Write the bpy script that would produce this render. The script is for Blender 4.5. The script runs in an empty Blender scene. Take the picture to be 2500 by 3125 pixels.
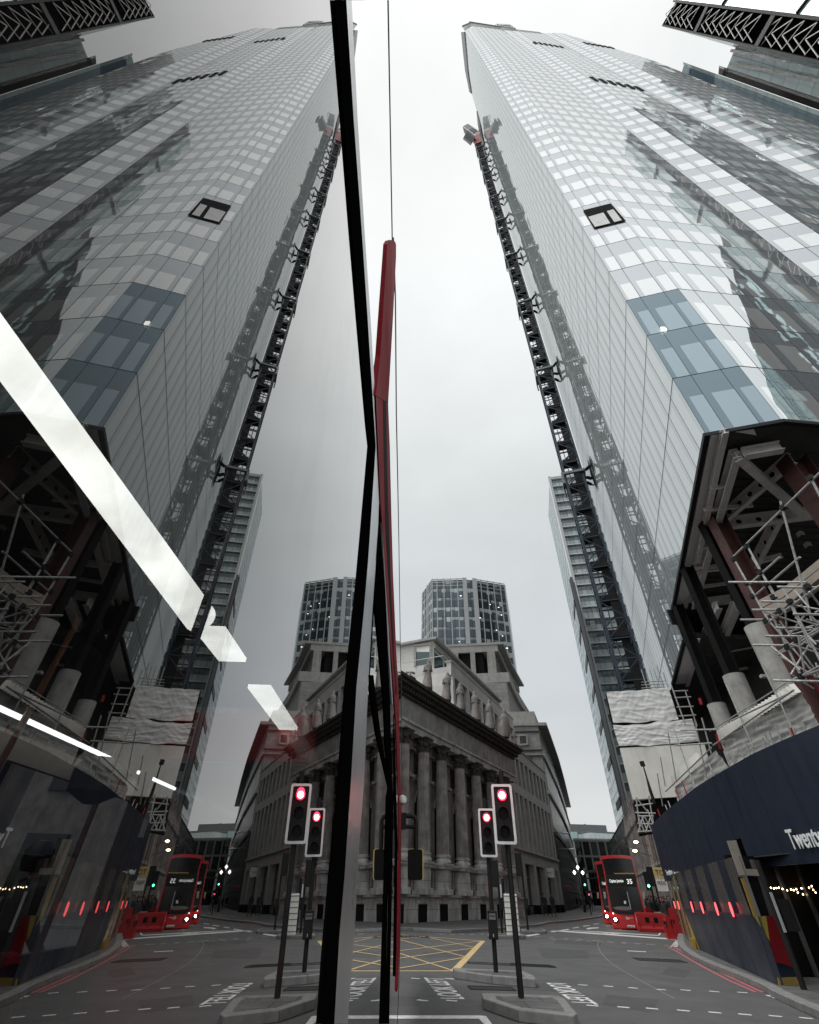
import bpy, bmesh, math, random
from math import radians, pi, sin, cos
from mathutils import Vector, Matrix, noise
random.seed(7)
C = bpy.context.scene
COL = C.collection
V = Vector
# ------------------------------------------------------------------ camera
F, H = 1385.0, 1.6
_z = V((59, 1652, -F)).normalized()
_n = V((1, -.008, -.0083)).normalized()
_X = (_n - _n.dot(_z) * _z).normalized()
_Y = _z.cross(_X)
R = Matrix((_X, _Y, _z))                 # camera axes -> world axes
NW = R @ _n                              # outward normal of the parked bus' side (it leans a little)
CAM = V((0, 0, H))
cd = bpy.data.cameras.new('camera'); cam = bpy.data.objects.new('camera', cd); COL.objects.link(cam)
cd.sensor_fit = 'HORIZONTAL'; cd.sensor_width = 36; cd.lens = F / 2500 * 36
cd.clip_start = .004; cd.clip_end = 3000
cam.matrix_world = Matrix.Translation(CAM) @ R.to_4x4()
C.camera = cam
C.render.resolution_x = 819; C.render.resolution_y = 1024
C.view_settings.view_transform = 'Standard'; C.view_settings.look = 'None'
C.view_settings.exposure = 0; C.view_settings.gamma = 1
C.cycles.max_bounces = 10; C.cycles.glossy_bounces = 6; C.cycles.transparent_max_bounces = 16
C.cycles.sample_clamp_indirect = 6; C.cycles.caustics_reflective = False; C.cycles.caustics_refractive = False
# ------------------------------------------------------------------ overcast sky
w = bpy.data.worlds.new('World'); C.world = w; w.use_nodes = True
nt = w.node_tree; nt.nodes.clear()
def wn(t, **k):
    n = nt.nodes.new(t)
    for a, b in k.items(): setattr(n, a, b)
    return n
tc = wn('ShaderNodeTexCoord'); sep = wn('ShaderNodeSeparateXYZ'); nt.links.new(tc.outputs['Generated'], sep.inputs[0])
rmp = wn('ShaderNodeValToRGB'); nt.links.new(sep.outputs[2], rmp.inputs[0])
els = rmp.color_ramp.elements
els[0].position = 0; els[0].color = (.66, .67, .67, 1)
els[1].position = 1; els[1].color = (.95, .96, .955, 1)
for p, c in ((.10, (.68, .69, .69)), (.28, (.575, .61, .63)), (.5, (.60, .635, .65)), (.72, (.70, .73, .735)), (.88, (.86, .885, .885))):
    e = els.new(p); e.color = (*c, 1)
mp = wn('ShaderNodeMapping'); mp.inputs['Scale'].default_value = (1.5, 1.5, 3.2); nt.links.new(tc.outputs['Generated'], mp.inputs[0])
nz = wn('ShaderNodeTexNoise'); nz.inputs['Scale'].default_value = 1.6; nz.inputs['Detail'].default_value = 5; nt.links.new(mp.outputs[0], nz.inputs['Vector'])
mr = wn('ShaderNodeMapRange'); mr.inputs[1].default_value = .3; mr.inputs[2].default_value = .7; mr.inputs[3].default_value = .93; mr.inputs[4].default_value = 1.07
nt.links.new(nz.outputs[0], mr.inputs[0])
gy = wn('ShaderNodeMapRange'); gy.interpolation_type = 'SMOOTHSTEP'; gy.inputs[1].default_value = .1; gy.inputs[2].default_value = -.45; gy.inputs[3].default_value = 1.0; gy.inputs[4].default_value = 1.5   # the cloud is thinnest behind the viewer
nt.links.new(sep.outputs[1], gy.inputs[0])
gm = wn('ShaderNodeMath', operation='MULTIPLY'); nt.links.new(mr.outputs[0], gm.inputs[0]); nt.links.new(gy.outputs[0], gm.inputs[1])
mx = wn('ShaderNodeVectorMath', operation='SCALE'); nt.links.new(rmp.outputs[0], mx.inputs[0]); nt.links.new(gm.outputs[0], mx.inputs['Scale'])
bg = wn('ShaderNodeBackground'); nt.links.new(mx.outputs[0], bg.inputs[0]); bg.inputs[1].default_value = 1.05
sky = wn('ShaderNodeTexSky'); sky.sky_type = 'NISHITA'; sky.sun_disc = False; sky.sun_elevation = radians(55); sky.sun_rotation = radians(200)
bg2 = wn('ShaderNodeBackground'); nt.links.new(sky.outputs[0], bg2.inputs[0]); bg2.inputs[1].default_value = .002
ad = wn('ShaderNodeAddShader'); nt.links.new(bg.outputs[0], ad.inputs[0]); nt.links.new(bg2.outputs[0], ad.inputs[1])
wo = wn('ShaderNodeOutputWorld'); nt.links.new(ad.outputs[0], wo.inputs[0])
sl = bpy.data.lights.new('sun', 'SUN'); sl.energy = 1.5; sl.angle = radians(30); sl.color = (1, .98, .95)
so = bpy.data.objects.new('sun', sl); COL.objects.link(so); so.rotation_euler = V((-.47, -.17, .866)).to_track_quat('Z', 'Y').to_euler(); so.location = (0, 0, 100)

# ------------------------------------------------------------------ where a picture point lies in the place
def ray(x, y): return (R @ V((x - 1250, 1562.5 - y, -F))).normalized()
def g(x, y, z=0.0):
    d = ray(x, y); return CAM + d * ((z - H) / d.z)
def pl(p, P, Q):
    d = ray(*p); n = V((Q[1] - P[1], -(Q[0] - P[0]), 0)); return CAM + d * (n.dot(V((P[0], P[1], 0)) - CAM) / n.dot(d))
def atd(x, y, D):
    d = ray(x, y); return CAM + d * (D / math.hypot(d.x, d.y))
def az(s, y=1000.0):
    d = ray(1309 + s * (y + 90), y); h = math.hypot(d.x, d.y); return V((d.x / h, d.y / h))
DB = .045
def bp(x, y, off=0.0):
    d = ray(x, y); return CAM + d * ((-DB + off) / NW.dot(d))
# ------------------------------------------------------------------ mesh builder
def root_off(p):
    while p is not None:
        if p.get('_o') is not None: return V(p['_o'])
        p = p.parent
    return V((0, 0, 0))
class MB:
    def __init__(s): s.v = []; s.f = []; s.uv = {}
    def face(s, pts, uv=None):
        i = len(s.v); s.v += [V(p) for p in pts]; s.f.append(list(range(i, i + len(pts))))
        if uv: s.uv[len(s.f) - 1] = uv
        return s
    def box(s, c, d, M=None):
        c = V(c); d = V(d) / 2; i = len(s.v)
        for q in ((-1, -1, -1), (1, -1, -1), (1, 1, -1), (-1, 1, -1), (-1, -1, 1), (1, -1, 1), (1, 1, 1), (-1, 1, 1)):
            p = V((q[0] * d.x, q[1] * d.y, q[2] * d.z)); s.v.append(c + (M @ p if M else p))
        for f in ((3, 2, 1, 0), (4, 5, 6, 7), (0, 1, 5, 4), (1, 2, 6, 5), (2, 3, 7, 6), (3, 0, 4, 7)): s.f.append([i + k for k in f])
        return s
    def prism(s, pts, z0, z1):
        n = len(pts); i = len(s.v)
        s.v += [V((p[0], p[1], z0)) for p in pts] + [V((p[0], p[1], z1)) for p in pts]
        s.f.append([i + k for k in range(n)][::-1]); s.f.append([i + n + k for k in range(n)])
        for k in range(n): s.f.append([i + k, i + (k + 1) % n, i + n + (k + 1) % n, i + n + k])
        return s
    def slab(s, pts, vec):
        n = len(pts); i = len(s.v); vec = V(vec)
        s.v += [V(p) for p in pts] + [V(p) + vec for p in pts]
        s.f.append([i + k for k in range(n)][::-1]); s.f.append([i + n + k for k in range(n)])
        for k in range(n): s.f.append([i + k, i + (k + 1) % n, i + n + (k + 1) % n, i + n + k])
        return s
    def bar(s, a, b, w, h=None, up=None):
        a = V(a); b = V(b); d = b - a; L = d.length
        if L < 1e-6: return s
        d.normalize(); u = V(up) if up else (V((0, 0, 1)) if abs(d.z) < .95 else V((1, 0, 0)))
        x = d.cross(u).normalized(); y = x.cross(d)
        return s.box((a + b) / 2, (w, h or w, L), Matrix((x, y, d)).transposed())
    def tube(s, pts, r, n=8, r2=None):
        pts = [V(p) for p in pts]; i = len(s.v); m = len(pts)
        for k, p in enumerate(pts):
            d = (pts[min(k + 1, m - 1)] - pts[max(k - 1, 0)]).normalized()
            u = V((0, 0, 1)) if abs(d.z) < .95 else V((1, 0, 0)); x = d.cross(u).normalized(); y = d.cross(x)
            rr = r if r2 is None else r + (r2 - r) * k / (m - 1)
            if isinstance(r, (list, tuple)): rr = r[k]
            for j in range(n):
                a = 2 * pi * j / n; s.v.append(p + x * (rr * cos(a)) + y * (rr * sin(a)))
        for k in range(m - 1):
            for j in range(n):
                a = i + k * n + j; b = i + k * n + (j + 1) % n; s.f.append([a, b, b + n, a + n])
        s.f.append([i + j for j in range(n)][::-1]); s.f.append([i + (m - 1) * n + j for j in range(n)])
        return s
    def lathe(s, c, prof, n=16, sx=1, sy=1, wob=0, flute=0):
        c = V(c); i = len(s.v)
        for k, (r, z) in enumerate(prof):
            for j in range(n):
                a = 2 * pi * j / n
                rr = r * (1 + (wob * noise.noise(V((cos(a) * 1.7 + c.x * 3, sin(a) * 1.7, z * 1.6))) if wob else 0))
                if flute and j % 2: rr *= 1 - flute
                s.v.append(c + V((rr * sx * cos(a), rr * sy * sin(a), z)))
        for k in range(len(prof) - 1):
            for j in range(n):
                a = i + k * n + j; b = i + k * n + (j + 1) % n; s.f.append([a, b, b + n, a + n])
        s.f.append([i + j for j in range(n)][::-1]); s.f.append([i + (len(prof) - 1) * n + j for j in range(n)])
        return s
    def build(s, name, mat, parent=None, smooth=False, bevel=0, recalc=True):
        me = bpy.data.meshes.new(name)
        o3 = root_off(parent)
        me.from_pydata([p - o3 for p in s.v], [], s.f)
        if s.uv:
            ul = me.uv_layers.new(name='UVMap')
            for fi, uvs in s.uv.items():
                for li, q in zip(me.polygons[fi].loop_indices, uvs): ul.data[li].uv = q
        if recalc and not s.uv:
            bm = bmesh.new(); bm.from_mesh(me); bmesh.ops.recalc_face_normals(bm, faces=bm.faces); bm.to_mesh(me); bm.free()
        me.materials.append(mat)
        if smooth:
            for p in me.polygons: p.use_smooth = True
            try: me.set_sharp_from_angle(angle=radians(40))
            except Exception: pass
        o = bpy.data.objects.new(name, me); COL.objects.link(o)
        if parent: o.parent = parent
        if bevel:
            b = o.modifiers.new('bevel', 'BEVEL'); b.width = bevel; b.segments = 2; b.limit_method = 'ANGLE'
        return o
def tag(o, label, cat, group=None):
    o['label'] = label; o['category'] = cat
    if group: o['group'] = group
    return o
def thing(name, label, cat, loc=(0, 0, 0), group=None):
    o = bpy.data.objects.new(name, None); COL.objects.link(o); o.location = loc; o['_o'] = tuple(loc); o.empty_display_size = .3
    return tag(o, label, cat, group)
def struct(o, kind='structure'): o['kind'] = kind; return o
def kids(o): return [c for c in bpy.data.objects if c.parent == o]
def copy_tree(o, kidmap, parent=None):
    c = o.copy(); COL.objects.link(c)
    if parent: c.parent = parent
    for ch in kidmap.get(o.name, []): copy_tree(ch, kidmap, c)
    return c
def kid_map():
    m = {}
    for o in bpy.data.objects:
        if o.parent: m.setdefault(o.parent.name, []).append(o)
    return m
def text_mesh(body, size, depth=.01, bold=.0, shear=0):
    cu = bpy.data.curves.new('lettering', 'FONT'); cu.body = body; cu.size = size; cu.extrude = depth; cu.offset = bold; cu.shear = shear
    t = bpy.data.objects.new('tmp', cu); COL.objects.link(t); bpy.context.view_layer.update()
    me = bpy.data.meshes.new_from_object(t.evaluated_get(bpy.context.evaluated_depsgraph_get()))
    bpy.data.objects.remove(t); return me
def text_obj(name, body, size, mat, M, parent=None, depth=.004, bold=0.0, sx=1.0, sy=1.0):
    me = text_mesh(body, size, depth, bold); me.materials.clear(); me.materials.append(mat)
    off = root_off(parent)
    for v in me.vertices: v.co = M @ V((v.co.x * sx, v.co.y * sy, v.co.z)) - off
    o = bpy.data.objects.new(name, me); COL.objects.link(o)
    if parent: o.parent = parent
    return o
# ------------------------------------------------------------------ materials
def newmat(name):
    m = bpy.data.materials.new(name); m.use_nodes = True; m.node_tree.nodes.clear(); return m, m.node_tree
class NT:
    def __init__(s, nt): s.t = nt
    def n(s, typ, ins=None, **k):
        o = s.t.nodes.new('ShaderNode' + typ)
        for a, b in k.items(): setattr(o, a, b)
        for a, b in (ins or {}).items():
            if isinstance(b, bpy.types.NodeSocket): s.t.links.new(b, o.inputs[a])
            else: o.inputs[a].default_value = b
        return o
    def m(s, op, a, b=None, c=None):
        i = {0: a}
        if b is not None: i[1] = b
        if c is not None: i[2] = c
        return s.n('Math', i, operation=op).outputs[0]
    def mix(s, f, a, b): 
        o = s.n('Mix', {0: f, 6: a, 7: b}, data_type='RGBA'); return o.outputs[2]
    def out(s, sh): s.n('OutputMaterial', {0: sh})
def c4(c): return (*c, 1) if len(c) == 3 else c
def surf(name, col, col2=None, scale=4.0, rough=.7, rr=.1, bump=.1, bscale=30, metal=0.0, streak=0.0, spec=.4, coat=0.0, detail=6, brick=None, emis=None, grain=0.0):
    m, t = newmat(name); q = NT(t)
    tc = q.n('TexCoord').outputs['Object']
    nz = q.n('TexNoise', {'Vector': tc, 'Scale': scale, 'Detail': detail, 'Roughness': .62}).outputs[0]
    nzc = q.n('MapRange', {0: nz, 1: .32, 2: .68}).outputs[0]
    base = q.mix(nzc, c4(col), c4(col2 or tuple(x * .75 for x in col)))
    if streak:
        mp = q.n('Mapping', {0: tc, 'Scale': (1.5, 1.5, .3)}).outputs[0]
        sn = q.n('TexNoise', {'Vector': mp, 'Scale': 1.6, 'Detail': 5}).outputs[0]
        sf = q.n('MapRange', {0: sn, 1: .46, 2: .74, 3: 0.0, 4: streak * .8}).outputs[0]
        base = q.mix(sf, base, c4(tuple(x * .3 for x in col)))
    hgt = q.n('TexNoise', {'Vector': tc, 'Scale': bscale, 'Detail': 4}).outputs[0]
    if grain:
        g1 = q.n('TexNoise', {'Vector': tc, 'Scale': 55, 'Detail': 3, 'Roughness': .8}).outputs[0]
        gf = q.n('MapRange', {0: g1, 1: .33, 2: .67, 3: 1 - grain, 4: 1 + grain}).outputs[0]
        base = q.n('VectorMath', {0: base, 'Scale': gf}, operation='SCALE').outputs[0]
    if brick:
        bw, bh, mo, ax = brick
        sp = q.n('SeparateXYZ', {0: tc}); hx = q.m('ADD', sp.outputs[0], q.m('MULTIPLY', sp.outputs[1], 1.0 if ax else 0.0))
        if ax == 2: cb = tc
        else: cb = q.n('CombineXYZ', {0: hx, 1: sp.outputs[2]}).outputs[0]
        bt = q.n('TexBrick', {'Vector': cb, 'Color1': (1, 1, 1, 1), 'Color2': (.82, .82, .82, 1), 'Mortar': (.3, .3, .3, 1), 'Scale': 1.0, 'Mortar Size': mo, 'Brick Width': bw, 'Row Height': bh})
        base = q.n('Mix', {0: 1.0, 6: base, 7: bt.outputs[0]}, data_type='RGBA', blend_type='MULTIPLY').outputs[2]
    bmp = q.n('Bump', {'Height': hgt, 'Strength': bump, 'Distance': .02}).outputs[0]
    ro = q.n('MapRange', {0: nz, 1: .3, 2: .7, 3: max(rough - rr, .02), 4: min(rough + rr, 1)}).outputs[0]
    p = q.n('BsdfPrincipled', {'Base Color': base, 'Roughness': ro, 'Metallic': metal, 'Normal': bmp, 'Specular IOR Level': spec, 'Coat Weight': coat, 'Coat Roughness': .06})
    if emis:
        p.inputs['Emission Color'].default_value = c4(emis[0]); p.inputs['Emission Strength'].default_value = emis[1]
    q.out(p.outputs[0]); return m
def emit(name, col, st):
    m, t = newmat(name); q = NT(t); q.out(q.n('Emission', {0: c4(col), 1: st}).outputs[0]); return m
def glasswall(name, bright, band, refl, line=(.12, .14, .15), gh=.62, gw=.3, lw=.02, tint=(1, 1, 1), tb=None, wob=.012, rough=.015, vary=.12, blind=0.0, lines2=None, dark=None, cast=None):
    """curtain wall: UV counts panes (u) and storeys (v); blinds and slabs show behind a reflecting skin"""
    m, t = newmat(name); q = NT(t)
    uv = q.n('UVMap').outputs[0]; sp = q.n('SeparateXYZ', {0: uv}); u, v = sp.outputs[0], sp.outputs[1]
    fu = q.m('FRACT', u); fv = q.m('FRACT', v)
    cell = q.n('CombineXYZ', {0: q.m('FLOOR', u), 1: q.m('FLOOR', v)}).outputs[0]
    wn_ = q.n('TexWhiteNoise', {0: cell}, noise_dimensions='3D'); rnd = wn_.outputs[0]; rc = wn_.outputs[1]
    a = q.m('GREATER_THAN', fv, gh); b = q.m('LESS_THAN', fu, gw)
    bandm = q.m('MAXIMUM', a, b)
    base = q.mix(bandm, c4(bright), c4(band))
    if blind:
        bl = q.m('GREATER_THAN', fv, q.m('SUBTRACT', 1.0, q.m('MULTIPLY', rnd, blind))); base = q.mix(q.m('MULTIPLY', bl, .7), base, (.5, .52, .5, 1))
    vr = q.n('MapRange', {0: rnd, 3: 1 - vary, 4: 1 + vary}).outputs[0]
    base = q.n('VectorMath', {0: base, 'Scale': vr}, operation='SCALE').outputs[0]
    e1 = q.m('MINIMUM', fu, q.m('SUBTRACT', 1.0, fu)); e2 = q.m('MINIMUM', fv, q.m('SUBTRACT', 1.0, fv))
    lm = q.m('MAXIMUM', q.m('LESS_THAN', e1, lw), q.m('LESS_THAN', e2, lw * .6))
    geo = q.n('NewGeometry').outputs['Normal']
    low = q.n('TexNoise', {'Vector': uv, 'Scale': 1.3, 'Detail': 2}).outputs[1]
    jit = q.n('VectorMath', {0: q.n('VectorMath', {0: q.n('VectorMath', {0: rc, 1: low}, operation='ADD').outputs[0], 1: (1.0, 1.0, 1.0)}, operation='SUBTRACT').outputs[0], 'Scale': wob}, operation='SCALE').outputs[0]
    nn = q.n('VectorMath', {0: q.n('VectorMath', {0: geo, 1: jit}, operation='ADD').outputs[0]}, operation='NORMALIZE').outputs[0]
    dif = q.n('BsdfDiffuse', {0: base}).outputs[0]
    gt_ = q.mix(bandm, c4(tint), c4(tb or tint))
    gl = q.n('BsdfGlossy', {0: gt_, 'Roughness': rough, 'Normal': nn}).outputs[0]
    fr = q.n('Fresnel', {0: refl}).outputs[0]
    sh = q.n('MixShader', {0: fr, 1: dif, 2: gl}).outputs[0]
    ln = q.n('BsdfPrincipled', {'Base Color': c4(line), 'Roughness': .7, 'Specular IOR Level': .08}).outputs[0]
    q.out(q.n('MixShader', {0: lm, 1: sh, 2: ln}).outputs[0]); return m
M = {}
M['asphalt'] = surf('asphalt', (.115, .115, .114), (.088, .088, .089), .8, .68, .08, .6, 120, detail=12, spec=.45, grain=.45)
M['paving'] = surf('paving', (.15, .148, .145), (.10, .099, .098), 2, .7, .12, .2, 40, brick=(.75, .6, .012, 2))
M['kerb'] = surf('kerb', (.27, .27, .265), (.18, .18, .175), 5, .65, .1, .2, 60)
M['white_paint'] = surf('white_paint', (.85, .85, .83), (.5, .5, .49), 9, .6, .1, .1, 60)
M['yellow_paint'] = surf('yellow_paint', (.78, .56, .26), (.50, .36, .19), 7, .6, .1, .1, 60)
M['red_paint'] = surf('red_paint', (.52, .16, .17), (.40, .12, .13), 9, .6, .1, .1, 60)
M['old_stone'] = surf('old_stone', (.34, .30, .285), (.16, .155, .147), 1.4, .85, .08, .7, 14, streak=.75, spec=.2)
M['old_stone_pale'] = surf('old_stone_pale', (.62, .61, .59), (.36, .35, .34), 1.2, .85, .08, .5, 14, streak=.8, spec=.2, brick=(1.5, .75, .012, 1))
M['frieze_stone'] = surf('frieze_stone', (.40, .39, .375), (.24, .235, .22), .9, .85, .08, .4, 14, streak=.6, spec=.2)
M['grime'] = surf('grime', (.085, .08, .074), (.04, .038, .035), 3, .9, .05, 1, 10, spec=.1)
M['stone'] = surf('stone', (.38, .372, .355), (.29, .285, .275), 1.2, .8, .1, .25, 20, streak=.25, spec=.25, brick=(1.4, .7, .01, 1))
M['stone_plain'] = surf('stone_plain', (.42, .412, .395), (.32, .315, .30), 1.5, .8, .1, .2, 20, streak=.35, spec=.25)
M['white_stone'] = surf('white_stone', (.66, .65, .63), (.56, .55, .53), .8, .8, .1, .15, 20, streak=.15, spec=.25, brick=(3.0, 1.5, .008, 1))
M['dark_stone'] = surf('dark_stone', (.045, .045, .047), (.028, .028, .03), 2, .45, .15, .2, 20, spec=.4)
M['dark_glass'] = surf('dark_glass', (.008, .009, .010), (.014, .015, .016), 1, .08, .03, .02, 3, spec=.38)
M['lens_dark'] = surf('lens_dark', (.006, .006, .006), None, 3, .5, .1, .02, 30, spec=.15)
M['teal_glass'] = surf('teal_glass', (.02, .055, .055), (.015, .04, .04), 1, .05, .02, .02, 3, spec=1.0)
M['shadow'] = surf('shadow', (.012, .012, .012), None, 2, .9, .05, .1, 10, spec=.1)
M['black_metal'] = surf('black_metal', (.010, .010, .011), (.016, .016, .016), 6, .6, .12, .08, 50, spec=.25)
M['matte_black'] = surf('matte_black', (.004, .004, .004), None, 6, .95, .04, .02, 50, spec=.0)
M['deep_red'] = surf('deep_red', (.36, .010, .022), (.24, .008, .016), 3, .6, .1, .02, 8, spec=.04)
M['grey_metal'] = surf('grey_metal', (.20, .21, .215), (.15, .155, .16), 3, .45, .1, .05, 40, metal=.4)
M['pale_metal'] = surf('pale_metal', (.55, .56, .56), (.42, .43, .43), 3, .45, .1, .05, 40, metal=.3)
M['galv'] = surf('galv', (.50, .51, .49), (.28, .28, .27), 8, .5, .15, .1, 60, metal=.2)
M['rust_red'] = surf('rust_red', (.085, .030, .026), (.05, .02, .018), 2, .6, .1, .2, 30)
M['steel_white'] = surf('steel_white', (.80, .79, .77), (.62, .61, .60), 2, .6, .1, .1, 30)
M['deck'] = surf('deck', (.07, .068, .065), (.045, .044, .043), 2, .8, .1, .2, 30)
M['concrete'] = surf('concrete', (.42, .41, .39), (.27, .26, .245), 1.6, .85, .08, .3, 22, streak=.35)
M['beige_concrete'] = surf('beige_concrete', (.42, .36, .30), (.30, .26, .22), 1.3, .85, .08, .3, 22, streak=.3)
M['sheeting'] = surf('sheeting', (.80, .80, .78), (.70, .70, .685), 1.4, .6, .1, .06, 30, spec=.3)
M['board_white'] = surf('board_white', (.84, .82, .77), (.72, .70, .65), .7, .7, .1, .15, 8, streak=.2)
M['net'] = surf('net', (.50, .49, .475), (.38, .38, .365), 1.2, .9, .05, .1, 60)
M['navy'] = surf('navy', (.021, .030, .053), (.015, .022, .039), .8, .42, .12, .06, 12, streak=.55, spec=.5)
M['navy_gloss'] = surf('navy_gloss', (.022, .030, .055), (.017, .024, .044), .8, .2, .08, .05, 6, streak=.35, spec=.6)
M['hoard_grey'] = surf('hoard_grey', (.11, .105, .10), (.075, .073, .07), 1.4, .28, .1, .1, 8, streak=.5, spec=.6)
M['ochre'] = surf('ochre', (.42, .28, .07), (.30, .20, .055), 2, .5, .1, .1, 20)
M['yellow_panel'] = surf('yellow_panel', (.50, .38, .07), (.42, .32, .06), 2, .5, .1, .1, 20)
M['crimson'] = surf('crimson', (.26, .012, .018), (.20, .010, .014), 2, .5, .1, .1, 20)
M['bus_red'] = surf('bus_red', (.52, .008, .014), (.44, .007, .012), 2, .18, .05, .02, 6, spec=.6, coat=.6)
M['dark_red'] = surf('dark_red', (.22, .006, .014), (.30, .010, .02), 4, .22, .06, .02, 8, spec=.6, coat=.8)
M['barrier_red'] = surf('barrier_red', (.38, .012, .014), (.30, .010, .012), 3, .5, .1, .1, 20)
M['barrier_white'] = surf('barrier_white', (.60, .59, .57), (.45, .44, .43), 3, .6, .1, .1, 20)
M['crane_blue'] = surf('crane_blue', (.020, .040, .065), (.012, .022, .036), 2, .45, .1, .1, 20)
M['crane_red'] = surf('crane_red', (.40, .03, .03), (.3, .025, .025), 2, .45, .1, .1, 20)
M['brick'] = surf('brick', (.16, .06, .045), (.11, .04, .032), 2, .85, .08, .3, 20, brick=(.4, .2, .02, 1))
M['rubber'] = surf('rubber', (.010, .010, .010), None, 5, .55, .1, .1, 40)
M['white_letter'] = surf('white_letter', (.84, .86, .86), (.76, .78, .78), 4, .5, .05, .02, 20)
M['sign_yellow'] = surf('sign_yellow', (.7, .5, .2), None, 4, .5)
M['skin'] = surf('skin', (.42, .25, .18), (.36, .2, .15), 6, .5)
M['cloth_dark'] = surf('cloth_dark', (.016, .016, .018), (.03, .03, .032), 8, .85, .05, .3, 40)
M['cloth_grey'] = surf('cloth_grey', (.07, .07, .075), (.05, .05, .05), 8, .85, .05, .3, 40)
M['hair'] = surf('hair', (.018, .013, .010), None, 20, .6)
M['seat_red'] = surf('seat_red', (.20, .012, .016), (.1, .02, .03), 12, .85, .05, .3, 60)
M['brown_pole'] = surf('brown_pole', (.28, .13, .08), None, 6, .35)
M['lamp_white'] = emit('lamp_white', (1, .98, .92), 3.2)
def tubemat():
    m, t = newmat('tube_light'); q = NT(t); nz = q.n('TexNoise', {'Vector': q.n('TexCoord').outputs['Object'], 'Scale': 3.0, 'Detail': 5}).outputs[0]
    st = q.n('MapRange', {0: nz, 1: .3, 2: .7, 3: 3.0, 4: 4.6}).outputs[0]
    q.out(q.n('Emission', {0: (1, .985, .93, 1), 1: st}).outputs[0]); return m
M['tube_light'] = tubemat()
M['strip_light'] = emit('strip_light', (.95, 1, 1), 5.5)
M['warm_lamp'] = emit('warm_lamp', (1, .72, .42), 14)
M['headlight'] = emit('headlight', (1, .93, .82), 45)
M['red_lens'] = emit('red_lens', (1, .02, .05), 7)
M['red_core'] = emit('red_core', (1, .62, .58), 9)
M['red_small'] = emit('red_small', (1, .03, .06), 9)
M['green_small'] = emit('green_small', (.1, 1, .55), 9)
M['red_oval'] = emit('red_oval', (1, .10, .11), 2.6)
M['screen_white'] = emit('screen_white', (.95, 1, .95), 1.1)
M['pink_strip'] = surf('pink_strip', (.72, .72, .73), (.62, .62, .63), 6, .30, .06, .05, 30, metal=.9)
M['office_light'] = emit('office_light', (1, .98, .9), 2.5)
# glazing of the big tower
M['tower_white'] = glasswall('tower_white', (.75, .75, .74), (.45, .48, .50), 13.0, line=(.07, .08, .09), gh=.60, gw=.30, lw=.016, tint=(1, 1, 1), tb=(.80, .83, .84), vary=.04)
M['tower_side'] = glasswall('tower_side', (.42, .45, .45), (.34, .38, .39), 9.0, line=(.06, .07, .075), gh=.93, gw=.30, lw=.02, tint=(.95, .975, .975), tb=(.86, .89, .89), wob=.006, vary=.04)
M['tower_square'] = glasswall('tower_square', (.80, .80, .80), (.40, .42, .44), 5.0, line=(.04, .05, .06), gh=.50, gw=.22, lw=.014, tint=(.95, .96, .96), tb=(.80, .82, .84), vary=.04)
M['tower_blue'] = glasswall('tower_blue', (.22, .31, .37), (.08, .125, .16), 3.0, line=(.03, .04, .045), gh=.62, gw=.26, lw=.012, tint=(.82, .90, .94), tb=(.58, .68, .74), vary=.08)  # bluish reflection put into the glass colour of the lowest rows
M['office_grid'] = glasswall('office_grid', (.02, .021, .022), (.05, .05, .05), 1.03, line=(.30, .29, .275), gh=.8, gw=.0, lw=.16, rough=.2, vary=.4)
M['arcade_grid'] = glasswall('arcade_grid', (.008, .008, .009), (.015, .015, .015), 1.03, line=(.06, .06, .06), gh=.8, gw=.0, lw=.13, rough=.2, vary=.4)
M['block_glass'] = glasswall('block_glass', (.035, .055, .07), (.16, .20, .21), 1.9, line=(.02, .025, .03), gh=.72, gw=.0, lw=.035, tint=(.75, .84, .88), wob=.03, vary=.5, blind=.5)
M['heron_glass'] = glasswall('heron_glass', (.46, .52, .52), (.12, .16, .17), 2.2, line=(.02, .025, .03), gh=.52, gw=.0, lw=.03, tint=(.92, .97, .98), wob=.02, vary=.25)
M['grid_glass'] = glasswall('grid_glass', (.20, .23, .24), (.13, .15, .16), 2.3, line=(.04, .045, .05), gh=.9, gw=.0, lw=.04, tint=(.85, .92, .94), wob=.02, vary=.25)
M['green_glass'] = glasswall('green_glass', (.045, .10, .11), (.03, .075, .085), 2.0, line=(.18, .23, .24), gh=.8, gw=.0, lw=.035, tint=(.6, .8, .82), wob=.03, vary=.35)
M['dark_grid'] = glasswall('dark_grid', (.018, .02, .02), (.012, .013, .013), 1.6, line=(.20, .195, .185), gh=.8, gw=.0, lw=.10, tint=(.7, .75, .75), wob=.03, vary=.5)
M['teal_wall'] = glasswall('teal_wall', (.13, .22, .22), (.09, .16, .16), 2.8, line=(.22, .28, .29), gh=.8, gw=.0, lw=.035, tint=(.75, .9, .9), wob=.03, vary=.3)
M['pale_glass'] = glasswall('pale_glass', (.40, .47, .46), (.36, .43, .42), 2.4, line=(.05, .07, .075), gh=.9, gw=.0, lw=.014, tint=(.85, .95, .95), wob=.01, vary=.08)
M['blue_window'] = glasswall('blue_window', (.11, .17, .22), (.42, .50, .50), 1.7, line=(.04, .06, .07), gh=2.0, gw=.22, lw=.014, tint=(.85, .95, .95), wob=.01, vary=.08)
M['brown_panel'] = glasswall('brown_panel', (.075, .068, .065), (.065, .06, .058), 1.35, line=(.02, .02, .02), gh=2, gw=0, lw=.03, tint=(.8, .8, .8), vary=.05)
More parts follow.
